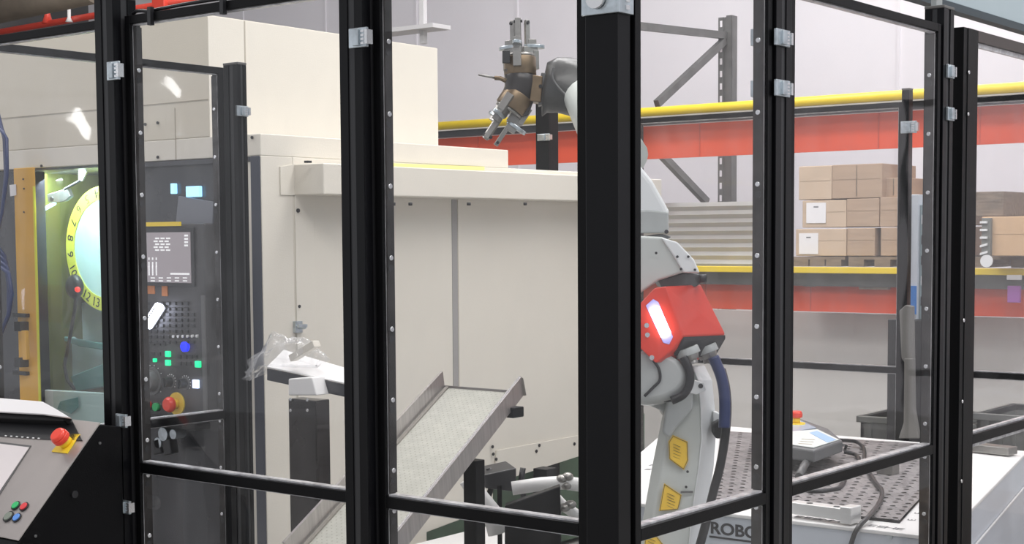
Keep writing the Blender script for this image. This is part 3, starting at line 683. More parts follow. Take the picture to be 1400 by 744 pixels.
# things under the machine side
for px, w_, d_, py in ((745, .028, 4.95, 640), (683, .006, 4.75, 664)):
    p = D(d_, px, py); MB().box(p.x-w_, p.x+w_, p.y-w_, p.y+w_, 0, p.z).build('foot', M_black, mc, .002)
p = D(4.6, 690, 590)
tag(MB().slab([D(4.75, 660, 650), D(4.75, 706, 640), D(4.75, 706, 673), D(4.75, 664, 668)], (-.12, .1, 0)).build('junction_box', M_dk, None, .004), 'dark box hanging under the slanted machine edge', 'box')
tag(MB().slab([D(4.55, 690, 692), D(4.55, 766, 665), D(4.55, 768, 760), D(4.55, 690, 760)], (-.03, .04, 0)).build('skirt_plate', M_black, None, .004), 'black plate with sloping top in the lower middle, left of the corner post', 'plate')
for i, (pts, r_, m_, lb) in enumerate((
    ([(640, 655), (655, 680), (672, 700), (680, 730)], .030, M_white, 'ribbed white hose at the foot of the chute stand'),
    ([(700, 668), (740, 662), (770, 660), (800, 664)], .022, M_white, 'upper white hose lying before the green machine base'),
    ([(745, 664), (768, 690), (800, 712)], .018, M_white, 'white hose running down right beside the black plate'),
    ([(715, 640), (712, 660), (718, 690)], .010, M_rubber, 'black cable hanging under the machine edge'),
    ([(668, 640), (674, 660), (664, 690)], .010, M_rubber, 'black cable hanging beside the chute stand'))):
    o = MB().tube([D(4.7+.03*i, *q) for q in pts], r_, 10).build('hose', m_); tag(o, lb, 'hose')
hf = MB()
for px, py in ((768, 655), (774, 664), (780, 690), (772, 694), (760, 700), (776, 652)):
    p = D(4.72, px, py); hf.ell(p, (.02, 0, 0), (0, .018, 0), (0, 0, .014), 10, 6)
tag(hf.build('fitting_cluster', M_alu), 'metal hose fittings low down left of the corner post', 'fitting')
MB().box(-2.45, -2.15, 1.75, 2.6, .0, .36).build('coolant_tank', M_white, mc, .01)

# ================================================================ ROBOT TABLE
ZC = .745
K = [Z(ZC, 803.6, 680), Z(ZC, 1290, 735.6), Z(ZC, 1405, 617), Z(ZC, 924, 577)]
ct = thing('robot_table', ((K[0].x+K[1].x)/2, 2.4, 0), 'white robot table with perforated dark plate, lettering on its front', 'table')
MB().slab([k_-Vector((0, 0, .012)) for k_ in K], (0, 0, .012)).build('top', M_white, ct, .003)
ins = lambda p, c_, f_: p+(c_-p)*f_
ctr = (K[0]+K[1]+K[2]+K[3])/4
Kb = [Vector((p.x, p.y, 0)) for p in [ins(k_, ctr, .008) for k_ in K]]
MB().slab(Kb, (0, 0, ZC-.012)).build('body', M_cart, ct, .004)
s1, s2 = K[1]-Vector((0, 0, .13)), K[2]-Vector((0, 0, .13)); off = Vector((.0006, 0, 0))
MB().bar(s1+off, s2+off, .006, .004).build('side_seam', M_white, ct)
for px, py in ((1217, 734),):
    p = (Y(K[1].y-.0, px, py)); MB().cyl(p, p-Vector((0, .004, 0)), .009, 12).build('screw', M_zinc, ct)
p = X(-.02, 1359, 712)
# plate outline (inner quad) on the top
Pq = [Z(ZC, 975, 688), Z(ZC, 1230, 716), Z(ZC, 1322, 614), Z(ZC, 985, 592)]
MB().slab(Pq, (0, 0, .003)).build('plate_bed', M_ink, ct)
def bil(u, v): return Pq[0]*(1-u)*(1-v)+Pq[1]*u*(1-v)+Pq[2]*u*v+Pq[3]*(1-u)*v
b = MB(); NU, NV = 17, 26
for i in range(NU):
    for j in range(NV):
        cs = [bil((i+a)/NU, (j+c)/NV)+Vector((0, 0, .010)) for a, c in ((0, 0), (.5, 0), (1, 0), (1, .5), (1, 1), (.5, 1), (0, 1), (0, .5))]
        cc = sum(cs, Vector())/8; rr = .0105
        hole = []
        for c_ in cs: d_ = (c_-cc); d_.z = 0; hole.append(cc+d_.normalized()*rr)
        low = [h_-Vector((0, 0, .0065)) for h_ in hole]
        b.add(cs+hole+low, [(k_, (k_+1) % 8, 8+(k_+1) % 8, 8+k_) for k_ in range(8)]+[(8+k_, 8+(k_+1) % 8, 16+(k_+1) % 8, 16+k_) for k_ in range(8)])
o = b.build('perforated_plate', M_plate, ct); o['kind'] = 'stuff'
b = MB()
for j in range(NV):
    for i in range(NU):
        if (i+j) % 2: continue
        z_ = Vector((0, 0, .0104)); q = [bil((i+.05)/NU, (j+.02)/NV), bil((i+.42)/NU, (j+.32)/NV if False else (j-.0)/NV), bil((i+.62)/NU, min(1, (j+.34)/NV)), bil((i+.98)/NU, (j+.02)/NV)]
        for a, c in zip(q, q[1:]):
            d_ = (c-a).normalized(); n_ = Vector((-d_.y, d_.x, 0))*.0016; b.add([a-n_+z_, c-n_+z_, c+n_+z_, a+n_+z_], [(0, 1, 2, 3)])
o = b.build('engraved_line', M_ink, ct); o['kind'] = 'stuff'
# border marks (grid letters)
eu = (K[1]-K[0]).normalized(); ev = Vector((-eu.y, eu.x, 0))
for i, chh in enumerate('EEBMMEEBEEHE'):
    p = Z(ZC+.0006, 1092+i*12.5, 706.5+i*1.55)
    if i == 7: continue
    text('edge_mark', chh, .042, M_greyink, p, eu, ev, ct, .0002, sx=1.3)
er = (K[2]-K[1]).normalized(); ern = Vector((er.y, -er.x, 0))
for i, (px, py) in enumerate(((1247, 711), (1256, 702), (1262, 694))):
    text('edge_mark', 'E', .034, M_greyink, Z(ZC+.0006, px, py), er, -ern, ct, .0002, sx=1.3)
for i in range(4): text('edge_mark', 'D', .05, M_greyink, Z(ZC+.0006, 1000+i*9.5, 592.5+i*.9), eu, ev, ct, .0002)
for i in range(3): text('edge_mark', 'B', .05, mat('faint_red_ink', (.75, .45, .45), .6), Z(ZC+.0006, 1186+i*17, 606+i*1.4), eu, ev, ct, .0002)
for i in range(3): text('edge_mark', 'B', .045, M_greyink, Z(ZC+.0006, 886+i*6, 642-i*6), eu, ev, ct, .0002)
# ROBO lettering on the front
fd = (Kb[1]-Kb[0]).normalized()
def on_front(px, py):
    n_ = Vector((fd.y, -fd.x, 0)); d_ = ray(px, py); t_ = (Kb[0]-CAM).dot(n_)/d_.dot(n_); return CAM+d_*t_+n_*.0015
a, c = on_front(972, 726), on_front(1026, 733)
hh = (on_front(985, 714)-on_front(985, 729.5)).length
wl = (on_front(1036, 735)-on_front(971, 727)).length
t_ = text('lettering', 'ROBO', hh/.70, M_ink, on_front(971, 722), fd, (0, 0, 1), ct, .0006, 'LEFT', bold=.0013, sx=1.0)
xs_ = [(v.co-on_front(971, 722)).dot(fd) for v in t_.data.vertices]; scl = (wl)/(max(xs_)-min(xs_)) ; o0 = on_front(971, 722)
for v in t_.data.vertices: dd = (v.co-o0).dot(fd); v.co += fd*(dd*scl-dd)
MB().bar(on_front(970, 733.5), on_front(1075, 747), .001, .006).build('underline', M_ink, ct)
# steel bar lying on the table
bs = thing('steel_rail', Z(ZC, 1110, 690), 'short machined steel rail with holes lying at the table front edge', 'rail')
a, c = Z(ZC+.03, 1084, 693), Z(ZC+.03, 1168, 704); 
MB().bar(a, c, .05, .035).build('bar', mat('bright_steel', (.78,.78,.77), .35, .5), bs, .002)
MB().bar(a+(c-a)*.85, a+(c-a)*1.03, .062, .05).build('end_block', MATS['bright_steel'], bs, .003)
for f_ in (.28, .72):
    p = a+(c-a)*f_+Vector((0, 0, .0175)); MB().cyl(p, p+Vector((0, 0, .001)), .010, 14).build('hole', M_ink, bs)
# small fixture
tag(MB().obox(Z(ZC+.03, 1214, 640), (.03, 0, 0), (0, .03, 0), (0, 0, .02)).cyl(Z(ZC+.04, 1214, 636), Z(ZC+.04, 1214, 636)+Vector((0, 0, .03)), .012, 12).build('steel_fixture', M_alu, None, .002), 'small steel fixture standing on the perforated plate behind the rail', 'fixture')
tag(MB().bar(Z(ZC+.02, 1285, 660), Z(ZC+.02, 1308, 634), .03, .03).build('clamp_block', M_alu, None, .003), 'steel clamp block on the table right of the last fence post', 'clamp')
tag(MB().bar(Z(ZC+.02, 1330, 611), Z(ZC+.02, 1385, 617), .07, .03).build('flat_bar', M_alu, None, .003), 'flat steel bar on the table seen through the gate frame', 'bar')

# ---------------------------------------------------------------- teach pendant
tp_ = thing('teach_pendant', Z(ZC, 1110, 640), 'grey teach pendant with light screen and red stop button lying on the table', 'teach pendant')
zp = ZC+.14
q = [Z(zp+.03, 1060, 585), Z(zp+.035, 1085, 578), Z(zp+.035, 1135, 592), Z(zp+.0, 1156, 601), Z(zp-.035, 1150, 622), Z(zp-.03, 1128, 617), Z(zp-.03, 1085, 612), Z(zp-.02, 1055, 606)]
zp = ZC+.10
pl = [Z(zp, *q) for q in ((1030, 583), (1094, 572), (1133, 586), (1152, 602), (1113, 616), (1030, 604))]
MB().slab(pl, (0, 0, -.045)).build('case', mat('pendant_grey', (.13, .135, .14), .4), tp_, .007)
MB().slab([Z(zp+.001, *q) for q in ((1040, 594), (1118, 588), (1147, 602), (1112, 613), (1040, 603))], (0, 0, .003)).build('face_label', mat('pendant_label', (.72, .76, .74), .35), tp_, .001)
MB().slab([Z(zp+.001, *q) for q in ((1040, 581), (1092, 574.5), (1116, 586), (1085, 591), (1040, 592))], (0, 0, .003)).build('screen', mat('pendant_screen', (.42, .50, .62), .2), tp_)
MB().slab([Z(zp+.0045, *q) for q in ((1117, 589.5), (1143, 601.5), (1131, 605), (1107, 592))], (0, 0, .001)).build('blue_print', mat('blue_print', (.35, .52, .80), .4), tp_)
for i in range(3):
    MB().bar(Z(zp+.0046, 1092+i*2, 606.5-i*3), Z(zp+.0046, 1110+i*2, 606.5-i*3+1), .006, .001).build('print_line', mat('print_brown', (.45, .36, .26), .6), tp_)
MB().slab([Z(zp-.046, *q) for q in ((1040, 595), (1090, 586), (1140, 598), (1112, 607), (1040, 604))], (0, 0, -.045)).build('underside', M_dk, tp_, .006)
MB().tube([Z(zp-.05, 1113, 617), Z(ZC+.05, 1100, 636), Z(ZC+.03, 1092, 652)], .014, 10).build('grip', mat('grip_grey', (.10, .10, .10), .35), tp_)
MB().tube([Z(zp-.02, 1146, 607), Z(zp-.02, 1157, 610), Z(zp-.05, 1155, 616)], .006, 8).build('strap_lug', M_dk, tp_)
pe = Z(zp, 1089, 581); estop(tp_, pe, (0, 0, 1), .024)
# pendant cable on the table and over the front
pc = [Z(ZC+.05, 1148, 602), Z(ZC+.03, 1170, 604), Z(ZC+.02, 1181, 614), Z(ZC+.015, 1182, 630), Z(ZC+.02, 1186, 642), Z(ZC+.02, 1197, 660), Z(ZC+.02, 1206, 672), Z(ZC+.02, 1202, 688), Z(ZC+.02, 1188, 706), on_front(1176, 722)+Vector((0, -.02, 0)), on_front(1166, 750)+Vector((0, -.02, 0)), on_front(1155, 800)+Vector((0, -.02, 0))]
def smooth(pts, n=6):
    out = []; P_ = [pts[0]]+list(pts)+[pts[-1]]
    for i in range(1, len(P_)-2):
        for k_ in range(n):
            t = k_/n; a, b_, c, d = P_[i-1], P_[i], P_[i+1], P_[i+2]
            out.append(.5*((2*b_)+(c-a)*t+(2*a-5*b_+4*c-d)*t*t+(3*b_-a-3*c+d)*t**3))
    out.append(P_[-2]); return out
tag(MB().tube(smooth(pc), .0075, 8).build('pendant_cable', M_rubber), 'black cable running from the pendant across the plate and over the front edge', 'cable')
pc = [Z(ZC+.03, 1155, 618), Z(ZC+.02, 1170, 622), Z(ZC+.015, 1174, 632), Z(ZC+.015, 1160, 645), Z(ZC+.015, 1135, 652), Z(ZC+.015, 1105, 655), Z(ZC+.015, 1088, 664), Z(ZC+.015, 1110, 672), Z(ZC+.015, 1145, 668), Z(ZC+.015, 1155, 656)]
tag(MB().tube(smooth(pc), .008, 8).build('pendant_cable', M_rubber), 'black cable coiled on the plate below the teach pendant', 'cable')

# ================================================================ ROBOT
rb = thing('industrial_robot', (D(4.4, 915, 900).x, D(4.4, 915, 900).y, 0), 'white jointed robot arm with red cover and lit strip, right of corner post', 'robot')
fh = Vector((fwd.x, fwd.y, 0)).normalized(); rh = Vector((fh.y, -fh.x, 0))
DR = 4.42
def pd(pts, d): return [D(d, *q) for q in pts]
# lower arm: loft of cross sections; each row = left px, ridge px, right px
rows = [(500, 938, 946, 962), (520, 925, 954, 972), (560, 907, 958, 976), (600, 899, 959, 977), (640, 891, 955, 974), (680, 884, 949, 968), (720, 877, 944, 960), (770, 868, 940, 955), (900, 845, 945, 965)]
rings = []
for py, l_, m_, r_ in rows:
    rings.append([D(DR, l_, py), D(DR-.05, (l_*.8+m_*.2), py), D(DR-.06, m_, py), D(DR+.02, r_, py), D(DR+.17, r_-4, py), D(DR+.17, l_+6, py)])
MB().loft(rings).build('lower_arm', M_rob, rb, .006, 3)
MB().loft([[D(DR-.064, m_+1, py), D(DR-.062, m_-1, py), D(DR+.012, r_+1.5, py), D(DR+.03, r_+1.5, py)] for py, l_, m_, r_ in rows]).build('lit_side_facet', M_robw, rb, .002)  # whiter paint: the light on this side is put into the colour
MB().slab(pd(((918, 505), (950, 500), (948, 560), (925, 585), (915, 600), (905, 592)), DR-.085), fh*.04).build('arm_web', M_cast, rb, .008, 3)
MB().slab(pd(((938, 536), (950, 520), (962, 524), (966, 534), (952, 540)), DR-.09), fh*.03).build('boss', M_robw, rb, .003)
p = D(DR-.092, 958, 528); MB().cyl(p, p+fh*.01, .007, 14).build('boss_hole', M_dk, rb)
# elbow casting
MB().loft([[c+ (rh*math.cos(t)*a+Vector((0, 0, 1))*math.sin(t)*b_) for t in [2*math.pi*i/20 for i in range(20)]] for c, a, b_ in ((D(DR-.20, 882, 514), .10, .060), (D(DR-.19, 884, 516), .115, .075), (D(DR-.05, 888, 518), .12, .080), (D(DR+.12, 892, 520), .11, .075))], True).build('elbow_casting', M_cast, rb)
MB().slab(pd(((880, 545), (884, 508), (898, 492), (936, 488), (936, 528), (915, 542), (893, 556)), DR-.12), fh*.20).build('elbow_bracket', M_cast, rb, .012, 3)
MB().tube(smooth(pd(((893, 493), (901, 505), (902, 520), (893, 530), (881, 542)), DR-.205)), .004, 8).build('casting_seam', M_dk, rb)
MB().slab(pd(((884, 553), (916, 540), (935, 552), (925, 578), (912, 562), (908, 572), (905, 562)), DR-.06), fh*.12).build('elbow_lug', M_cast, rb, .006)
p = D(DR-.13, 917, 547); MB().cyl(p, p-rh*.02-fh*.01, .006, 10).build('grease_port', M_dk, rb)
# red cover box: front-left face, right face, dark base
A_ = D(DR-.20, 880-20, 424); 
redL = pd(((866, 424), (894, 394), (910, 391.5), (934.6, 459), (920, 478), (896, 497), (866, 468)), DR-.22)
d_in = (D(DR-.06, 958, 389)-D(DR-.22, 910, 391.5)); d_lo = (D(DR-.06, 992, 456.5)-D(DR-.22, 934.6, 459))
front = redL; back = [p+(d_in if i < 3 else d_lo) for i, p in enumerate(redL)]
MB().loft([front, back]).build('red_cover', M_red, rb, .004, 3)
MB().slab([redL[3]+Vector((0, 0, -.003)), back[3]+Vector((0, 0, -.003)), D(DR-.05, 977, 484), D(DR-.2, 921, 481)], Vector((0, 0, -.012))).build('cover_base', M_dk, rb, .002)
n_ = (redL[1]-redL[3]).cross(redL[5]-redL[3]).normalized()
if n_.dot(fwd) > 0: n_ = -n_
# lit strip lamp
lamp = MB(); a, c = D(DR-.225, 894, 421), D(DR-.225, 911, 459)
lamp.tube([a, a+(c-a)*.02, c-(c-a)*.02, c], [.010, .0155, .0155, .010], 14)
l1 = lamp.build('lit_strip', M_lgt, rb)
MB().slab(pd(((883, 418), (893, 409), (900, 413), (920, 461), (915, 471), (907, 469)), DR-.2215), fh*.002).build('lamp_base', mat('lamp_base_pale', (.45, .40, .75), .3), rb)
for px, py in ((884, 445), (885, 458), (891, 489)):
    p = D(DR-.223, px, py); MB().cyl(p, p-fh*.003, .007, 12).build('cover_screw', M_bolt, rb)
# connectors
for px, py, d_ in ((938, 476, DR-.17), (963, 473, DR-.08)):
    p = D(d_, px, py); e = D(d_, px+8, py+22)
    k_ = MB().cyl(p, p+(e-p)*.45, .034, 18, .036).build('connector', M_cast, rb, .002)
    MB().cyl(p+(e-p)*.45, p+(e-p)*.75, .030, 8, .026).cyl(p+(e-p)*.75, e, .018, 14, .02).build('gland', M_alu, k_, .001)
MB().tube(smooth(pd(((975, 488), (985, 512), (990, 535), (991, 560), (990, 585)), DR-.12)), .0165, 12).build('hose', M_bluehose, rb)
MB().tube(smooth(pd(((986, 505), (992, 530), (994, 560), (991, 600), (984, 640), (976, 670), (964, 720), (952, 770), (944, 860)), DR-.10)), .0130, 12).build('hose', M_rubber, rb)
MB().tube(smooth(pd(((934, 488), (942, 505), (943, 524), (934, 540), (918, 548)), DR-.20)), .0120, 12).build('short_hose', M_rubber, rb)
MB().slab(pd(((975, 562), (985, 566), (986, 590), (976, 584)), DR-.02), fh*.05).build('hose_clip', M_robw, rb, .003)
MB().slab(pd(((975, 580), (984, 574), (990, 582), (988, 600), (979, 600), (975, 592)), DR-.05), fh*.04).build('hose_clamp', M_dk, rb, .004)
# J3 white cover
MB().slab(pd(((860, 322), (905, 324), (925, 332), (948, 356), (957, 374), (934, 373), (900, 384), (860, 412)), DR-.16), fh*.22).build('joint_cover', M_rob, rb, .008, 3)
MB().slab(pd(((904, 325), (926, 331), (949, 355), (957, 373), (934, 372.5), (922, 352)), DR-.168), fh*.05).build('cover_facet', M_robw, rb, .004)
for px, py in ((926, 351), (941, 351), (931, 368), (950, 369), (897, 346)):
    p = D(DR-.171, px, py); MB().cyl(p, p-fh*.003, .0038, 10).build('cover_screw', M_dk, rb)
MB().slab(pd(((900, 384), (934, 374), (957, 375), (960, 386), (952, 392), (905, 394)), DR-.10), fh*.14).build('joint_gap', M_robd, rb, .003)
p = D(DR-.11, 956, 381); MB().cyl(p, p+rh*.02, .012, 12).build('valve', M_dk, rb)
MB().slab(pd(((868, 326), (906, 320), (918, 324), (905, 331), (868, 334)), DR-.10), fh*.15).build('joint_gap', M_robd, rb, .002)
# upper arm running up and left behind the corner post to the wrist
sec = [((914, 306), .0, 4.36, .115, .075), ((893, 262), 0, 4.42, .1, .07), ((850, 205), 0, 4.55, .085, .07), ((812, 150), 0, 4.70, .075, .07), ((792, 120), 0, 4.76, .075, .07)]
MB().slab(pd(((915, 318), (915, 288), (893, 248), (872, 222), (835, 180), (835, 250), (862, 318)), 4.32), fh*.2).build('upper_arm', M_robw, rb, .015, 3)
MB().slab(pd(((914, 319), (914.5, 290), (885, 287), (850, 290), (850, 319)), 4.312), fh*.1).build('arm_band', M_cast, rb, .005)
MB().tube([D(4.5, 850, 220), D(4.62, 822, 170), D(4.72, 800, 130)], [.085, .08, .07], 20).build('forearm', M_rob, rb)
p = D(4.31, 911, 317); MB().cyl(p, p-fh*.006, .006, 10).build('cover_screw', M_dk, rb)
# stickers
for pts, lb in ((((914, 604), (920, 595), (940, 604), (941, 630), (935, 643), (915, 628)), 'upper yellow warning sticker'),
            (((908, 661), (932, 677), (929, 690), (927, 697), (901, 699)), 'middle yellow warning sticker'),
            (((882, 734), (896, 731), (908, 746), (900, 760), (880, 760)), 'lowest yellow warning sticker')):
    q_ = pd(pts, DR-.067)
    s_ = lab(MB().slab(q_, fh*.003).build('warning_sticker', M_sticker, rb), lb)
    cc = sum(q_, Vector())/len(q_)
    b = MB()
    for a, c in zip(q_, q_[1:]+q_[:1]):
        a2, c2 = cc+(a-cc)*.93-fh*.0008, cc+(c-cc)*.93-fh*.0008; b.bar(a2, c2, .001, .0018, fh)
    for i in range(5):
        o_ = cc+Vector((0, 0, 1))*(-.02+i*.009)-fh*.0008; b.bar(o_-rh*.015-Vector((0,0,-.006)), o_+rh*(.004+.002*(i % 3))-Vector((0, 0, .003)), .0008, .0016, fh)
    b.build('print', M_ink, s_)
for px, py in ((940, 645), (938, 666)): p = D(DR-.067, px, py); MB().cyl(p, p-fh*.002, .004, 10).build('screw', M_dk, rb)
p = D(DR-.066, 939, 673); MB().obox(p, rh*.018, fh*.001, Vector((0, 0, .003))).build('slot', M_gk, rb)
# pedestal
pb_ = D(DR, 900, 900); MB().box(pb_.x-.19, pb_.x+.19, pb_.y-.17, pb_.y+.19, 0, .42).build('pedestal', M_cast, rb, .01)
MB().cyl((pb_.x, pb_.y, .42), (pb_.x, pb_.y, .62), .17, 32, .14).build('turret', M_rob, rb)

# wrist jacket and gripper
DG = 4.80
gp = thing('gripper', D(DG, 705, 120), 'double three-jaw gripper with steel fingers hanging left of the corner post', 'gripper')
wj = thing('wrist_jacket', D(DG, 775, 150), 'dark grey rounded vinyl jacket over the robot wrist beside the gripper', 'jacket')
b = MB(); prof = [(741, 135, 22), (748, 118, 34), (762, 116, 38), (780, 118, 40), (800, 122, 40), (815, 128, 36)]
rings = []
for px, py, r_ in prof:
    c = D(DG, px, py+2); rr = r_*DG/F
    rings.append([c+(UP*math.cos(t)+fh*math.sin(t)*.8)*rr*(1+.05*math.sin(3*t+px)) for t in [2*math.pi*i/24 for i in range(24)]])
b.loft(rings, True).build('jacket', M_jack, wj)
MB().tube(smooth(pd(((757, 92), (755, 105), (762, 118), (778, 134), (790, 140)), DG-.085)), .004, 6).build('piping', M_gk, wj)
px_m = DG/F
def V2(dx, dy): return RT*(dx*px_m) - UP*(dy*px_m)
def head(c, axis_px, tw, scale=1.0, lbl=None):
    """three-jaw head: c centre pixel, axis in pixels (unit)"""
    o = D(DG, *c); a = V2(*axis_px).normalized(); s_ = fwd.cross(a).normalized(); f_ = a.cross(s_)
    k = scale
    hd = MB().cyl(o-a*.045*k, o+a*.012*k, .052*k, 24).build('jaw_body', M_bronze, gp, .002)
    MB().cyl(o+a*.012*k, o+a*.022*k, .047*k, 24).build('face_ring', M_alu, hd)
    for i in range(3):
        t = tw+i*2*math.pi/3; r = s_*math.cos(t)+f_*math.sin(t); q = a.cross(r)
        j = MB().obox(o+a*.034*k+r*.034*k, r*.024*k, q*.011*k, a*.014*k).obox(o+a*.006*k+r*.052*k, r*.009*k, q*.013*k, a*.030*k).build('jaw', M_alu, gp, .0015)
        pl_ = MB(); cc_ = o+a*.050*k+r*.050*k
        ringp = []
        for z_ in (-.006, .006):
            ringp.append([cc_+a*z_*k+(r*(.036 if abs(math.cos(u_)) > .3 else .030)*math.cos(u_)+q*.016*math.sin(u_))*k for u_ in [2*math.pi*n/16 for n in range(16)]])
        pl_.loft(ringp).build('soft_jaw', M_zinc, j, .002)
        fg = MB().obox(o+a*.092*k+r*.026*k, r*.007*k, q*.009*k, a*.042*k).obox(o+a*.062*k+r*.040*k, r*.014*k, q*.011*k, a*.010*k)
        fg.build('finger', M_alu, j, .0015)
        e_ = o+a*.124*k+r*.026*k; MB().cyl(e_-q*.0095*k-r*.001, e_-q*.014*k, .005*k, 10).cyl(e_+q*.0095*k, e_+q*.014*k, .005*k, 10).build('screw', M_dk, j)
    return o, a
o1, a1_ = head((711, 84), (-.02, -1), .35)
o2, a2_ = head((700, 145), (-.55, .83), .9)
b = MB(); rr = .056
def cr(c, ax_, r_, n=20):
    ax_ = ax_.normalized(); s_ = fwd.cross(ax_).normalized(); f_ = ax_.cross(s_); return [c+(s_*math.cos(2*math.pi*i/n)+f_*math.sin(2*math.pi*i/n))*r_ for i in range(n)]
b.loft([cr(D(DG, 710, 96), V2(0, 1), .050), cr(D(DG, 712, 112), V2(-.1, 1), .052), cr(D(DG, 710, 126), V2(-.35, .9), .051), cr(D(DG, 704, 137), V2(-.6, .8), .049)], True).build('centre_body', M_gbody, gp)
MB().slab(pd(((722, 106), (730, 100), (733, 128), (722, 158), (712, 160), (716, 140)), DG-.02), fh*.05).build('rear_cover', M_gbody, gp, .004)
MB().slab(pd(((728, 102), (742, 104), (740, 140), (724, 138)), DG-.035), fh*.08).build('mount_block', M_bronze, gp, .003)
MB().slab(pd(((740, 99), (748, 100), (744, 142), (736, 144)), DG-.03), fh*.07).build('flange', M_gk, gp, .003)
p = D(DG-.036, 739, 118); MB().cyl(p, p-fh*.003, .006, 12).build('screw', M_dk, gp)
MB().tube(pd(((654, 102), (676, 106.5)), DG-.05), .0035, 8).build('sensor_rod', M_alu, gp)
MB().tube(pd(((676, 106.5), (684, 107), (692, 111)), DG-.05), .007, 8).build('rod_holder', M_bronze, gp)
MB().obox(D(DG-.05, 692, 78), rh*.012, fh*.01, UP*.02).build('sensor_block', M_dk, gp, .002)

# ================================================================ BACKGROUND RACK
YR, YR2 = 6.0, 7.25
rk = thing('pallet_rack', (-2.5, 6.6, 0), 'grey pallet rack with yellow beams and diagonal braces along the back wall', 'rack')
def zat(px, py, y): return Y(y, px, py).z
zy = Y(YR, 1085, 140).z
MB().cyl((-7.2, YR, zy), (1.2, YR, zy), .030, 16).build('yellow_beam', M_ryel, rk)
MB().box(-7.2, 1.2, YR+.01, YR+.05, zy-.085, zy-.038).build('under_rail', M_dk, rk)
MB().box(-7.2, 1.2, YR-.01, YR+.01, zy-.037, zy-.030).build('rail_lip', M_cream, rk)
zy2 = Y(YR, 1200, 370).z
MB().box(-4.6, 1.2, YR-.03, YR+.03, zy2-.019, zy2+.019).build('yellow_beam', M_ryel, rk, .004)
MB().box(-4.6, 1.2, YR+.04, YR+.08, zy2-.10, zy2-.02).build('under_rail', M_rgrey, rk)
def upright(x, y, z1, parent):
    b = MB(); b.box(x-.055, x-.047, y-.03, y+.05, 0, z1).box(x-.055, x-.010, y-.032, y-.026, 0, z1).box(x+.010, x+.055, y-.032, y-.026, 0, z1+.01).box(x+.047, x+.055, y-.03, y+.05, 0, z1+.01).box(x-.01, x+.01, y-.025, y-.02, 0, z1)
    u = b.build('upright', M_rgrey, parent); n = int(z1/.09)
    h_ = MB()
    for i in range(n): h_.box(x-.040, x-.022, y-.0335, y-.031, .05+i*.09, .095+i*.09)
    h_.build('slot', M_wall, u); return u
xu = Y(YR2, 994, 80).x; zu = Y(YR2, 994, 24).z
upright(xu, YR2, zu, rk); upright(xu-.06, YR, 3.2, rk)
upright(1.1, YR, 3.2, rk); upright(1.1, YR2, 3.2, rk)
MB().bar((xu, YR2-.02, Y(YR2, 985, 50).z), (xu-.03, YR+.05, X(xu, 880, 30).z-.03), .04, .05).build('strut', M_rgrey, rk)
a = X(xu, 990, 56); c = X(xu, 898, 142); MB().bar(a, c, .04, .05).build('diagonal_brace', M_rgrey, rk)
a = X(xu, 898, 205); c = X(xu, 966, 276); MB().bar(a, c, .04, .05).build('diagonal_brace', M_rgrey, rk)
b_ = Y(YR-.05, 1000, 197); 
# red and white boards
bd = thing('striped_board', (-3, YR+.1, 2.0), 'long red board between white strips along the rack below the upper beam', 'board')
zr0, zr1 = zat(1085, 209, YR+.1), zat(1085, 161, YR+.1)
MB().box(-7.2, 1.2, YR+.10, YR+.12, zr0, zr1).build('red_band', M_rred, bd)
MB().box(-7.2, 1.2, YR+.10, YR+.12, zr1+.001, zr1+.085).build('white_band', M_wall, bd)
for x in [-6.6+i*.62 for i in range(13)]: MB().box(x-.004, x+.004, YR+.097, YR+.1, zr0, zr1).build('board_joint', mat('dark_red_joint', (.55, .07, .03), .5), bd)
bd2 = thing('striped_board', (-3, YR+.1, 1.2), 'lower red board under the loaded yellow rack beam', 'board')
zr0, zr1 = zat(1150, 427, YR+.1), zat(1150, 391, YR+.1)
MB().box(-4.6, 1.2, YR+.10, YR+.12, zr0, zr1).build('red_band', M_rred, bd2)
for x in [-4.2+i*.75 for i in range(8)]: MB().box(x-.004, x+.004, YR+.097, YR+.1, zr0, zr1).build('board_joint', MATS['dark_red_joint'], bd2)
# black beam above lower boards is pallets; grey panel below
tag(MB().box(-4.6, 1.2, YR+.35, YR+.39, .02, zr0-.02).build('partition', mat('partition_grey', (.62, .60, .57), .6, noise=.05, nscale=2)), 'plain grey partition below the lower red board', 'partition')
# dark back rail at fence height is the back fence's middle rail
# corrugated panel in the left bay
cg = MB(); a, c = Y(6.6, 860, 318), Y(6.6, 1046, 318); z1_, z0_ = zat(950, 277, 6.6), zat(950, 366, 6.6)
n = 8
for i in range(n):
    zz0 = z0_+(z1_-z0_)*i/n; zz1 = z0_+(z1_-z0_)*(i+1)/n; zm_ = (zz0+zz1)/2
    cg.slab([(a.x, 6.6, zz0), (a.x, 6.585, zm_), (a.x, 6.6, zz1), (a.x, 6.63, zz1), (a.x, 6.63, zz0)], (c.x-a.x, 0, 0))
tag(cg.build('corrugated_panel', M_corr), 'grey corrugated sheet standing in the rack behind the robot', 'panel')
tag(MB().box(a.x, c.x+.3, 6.5, 6.56, zat(950, 376, 6.5), zat(950, 366, 6.5)).build('tan_board', M_ryel, None, .003), 'narrow yellow board under the corrugated sheet', 'board')
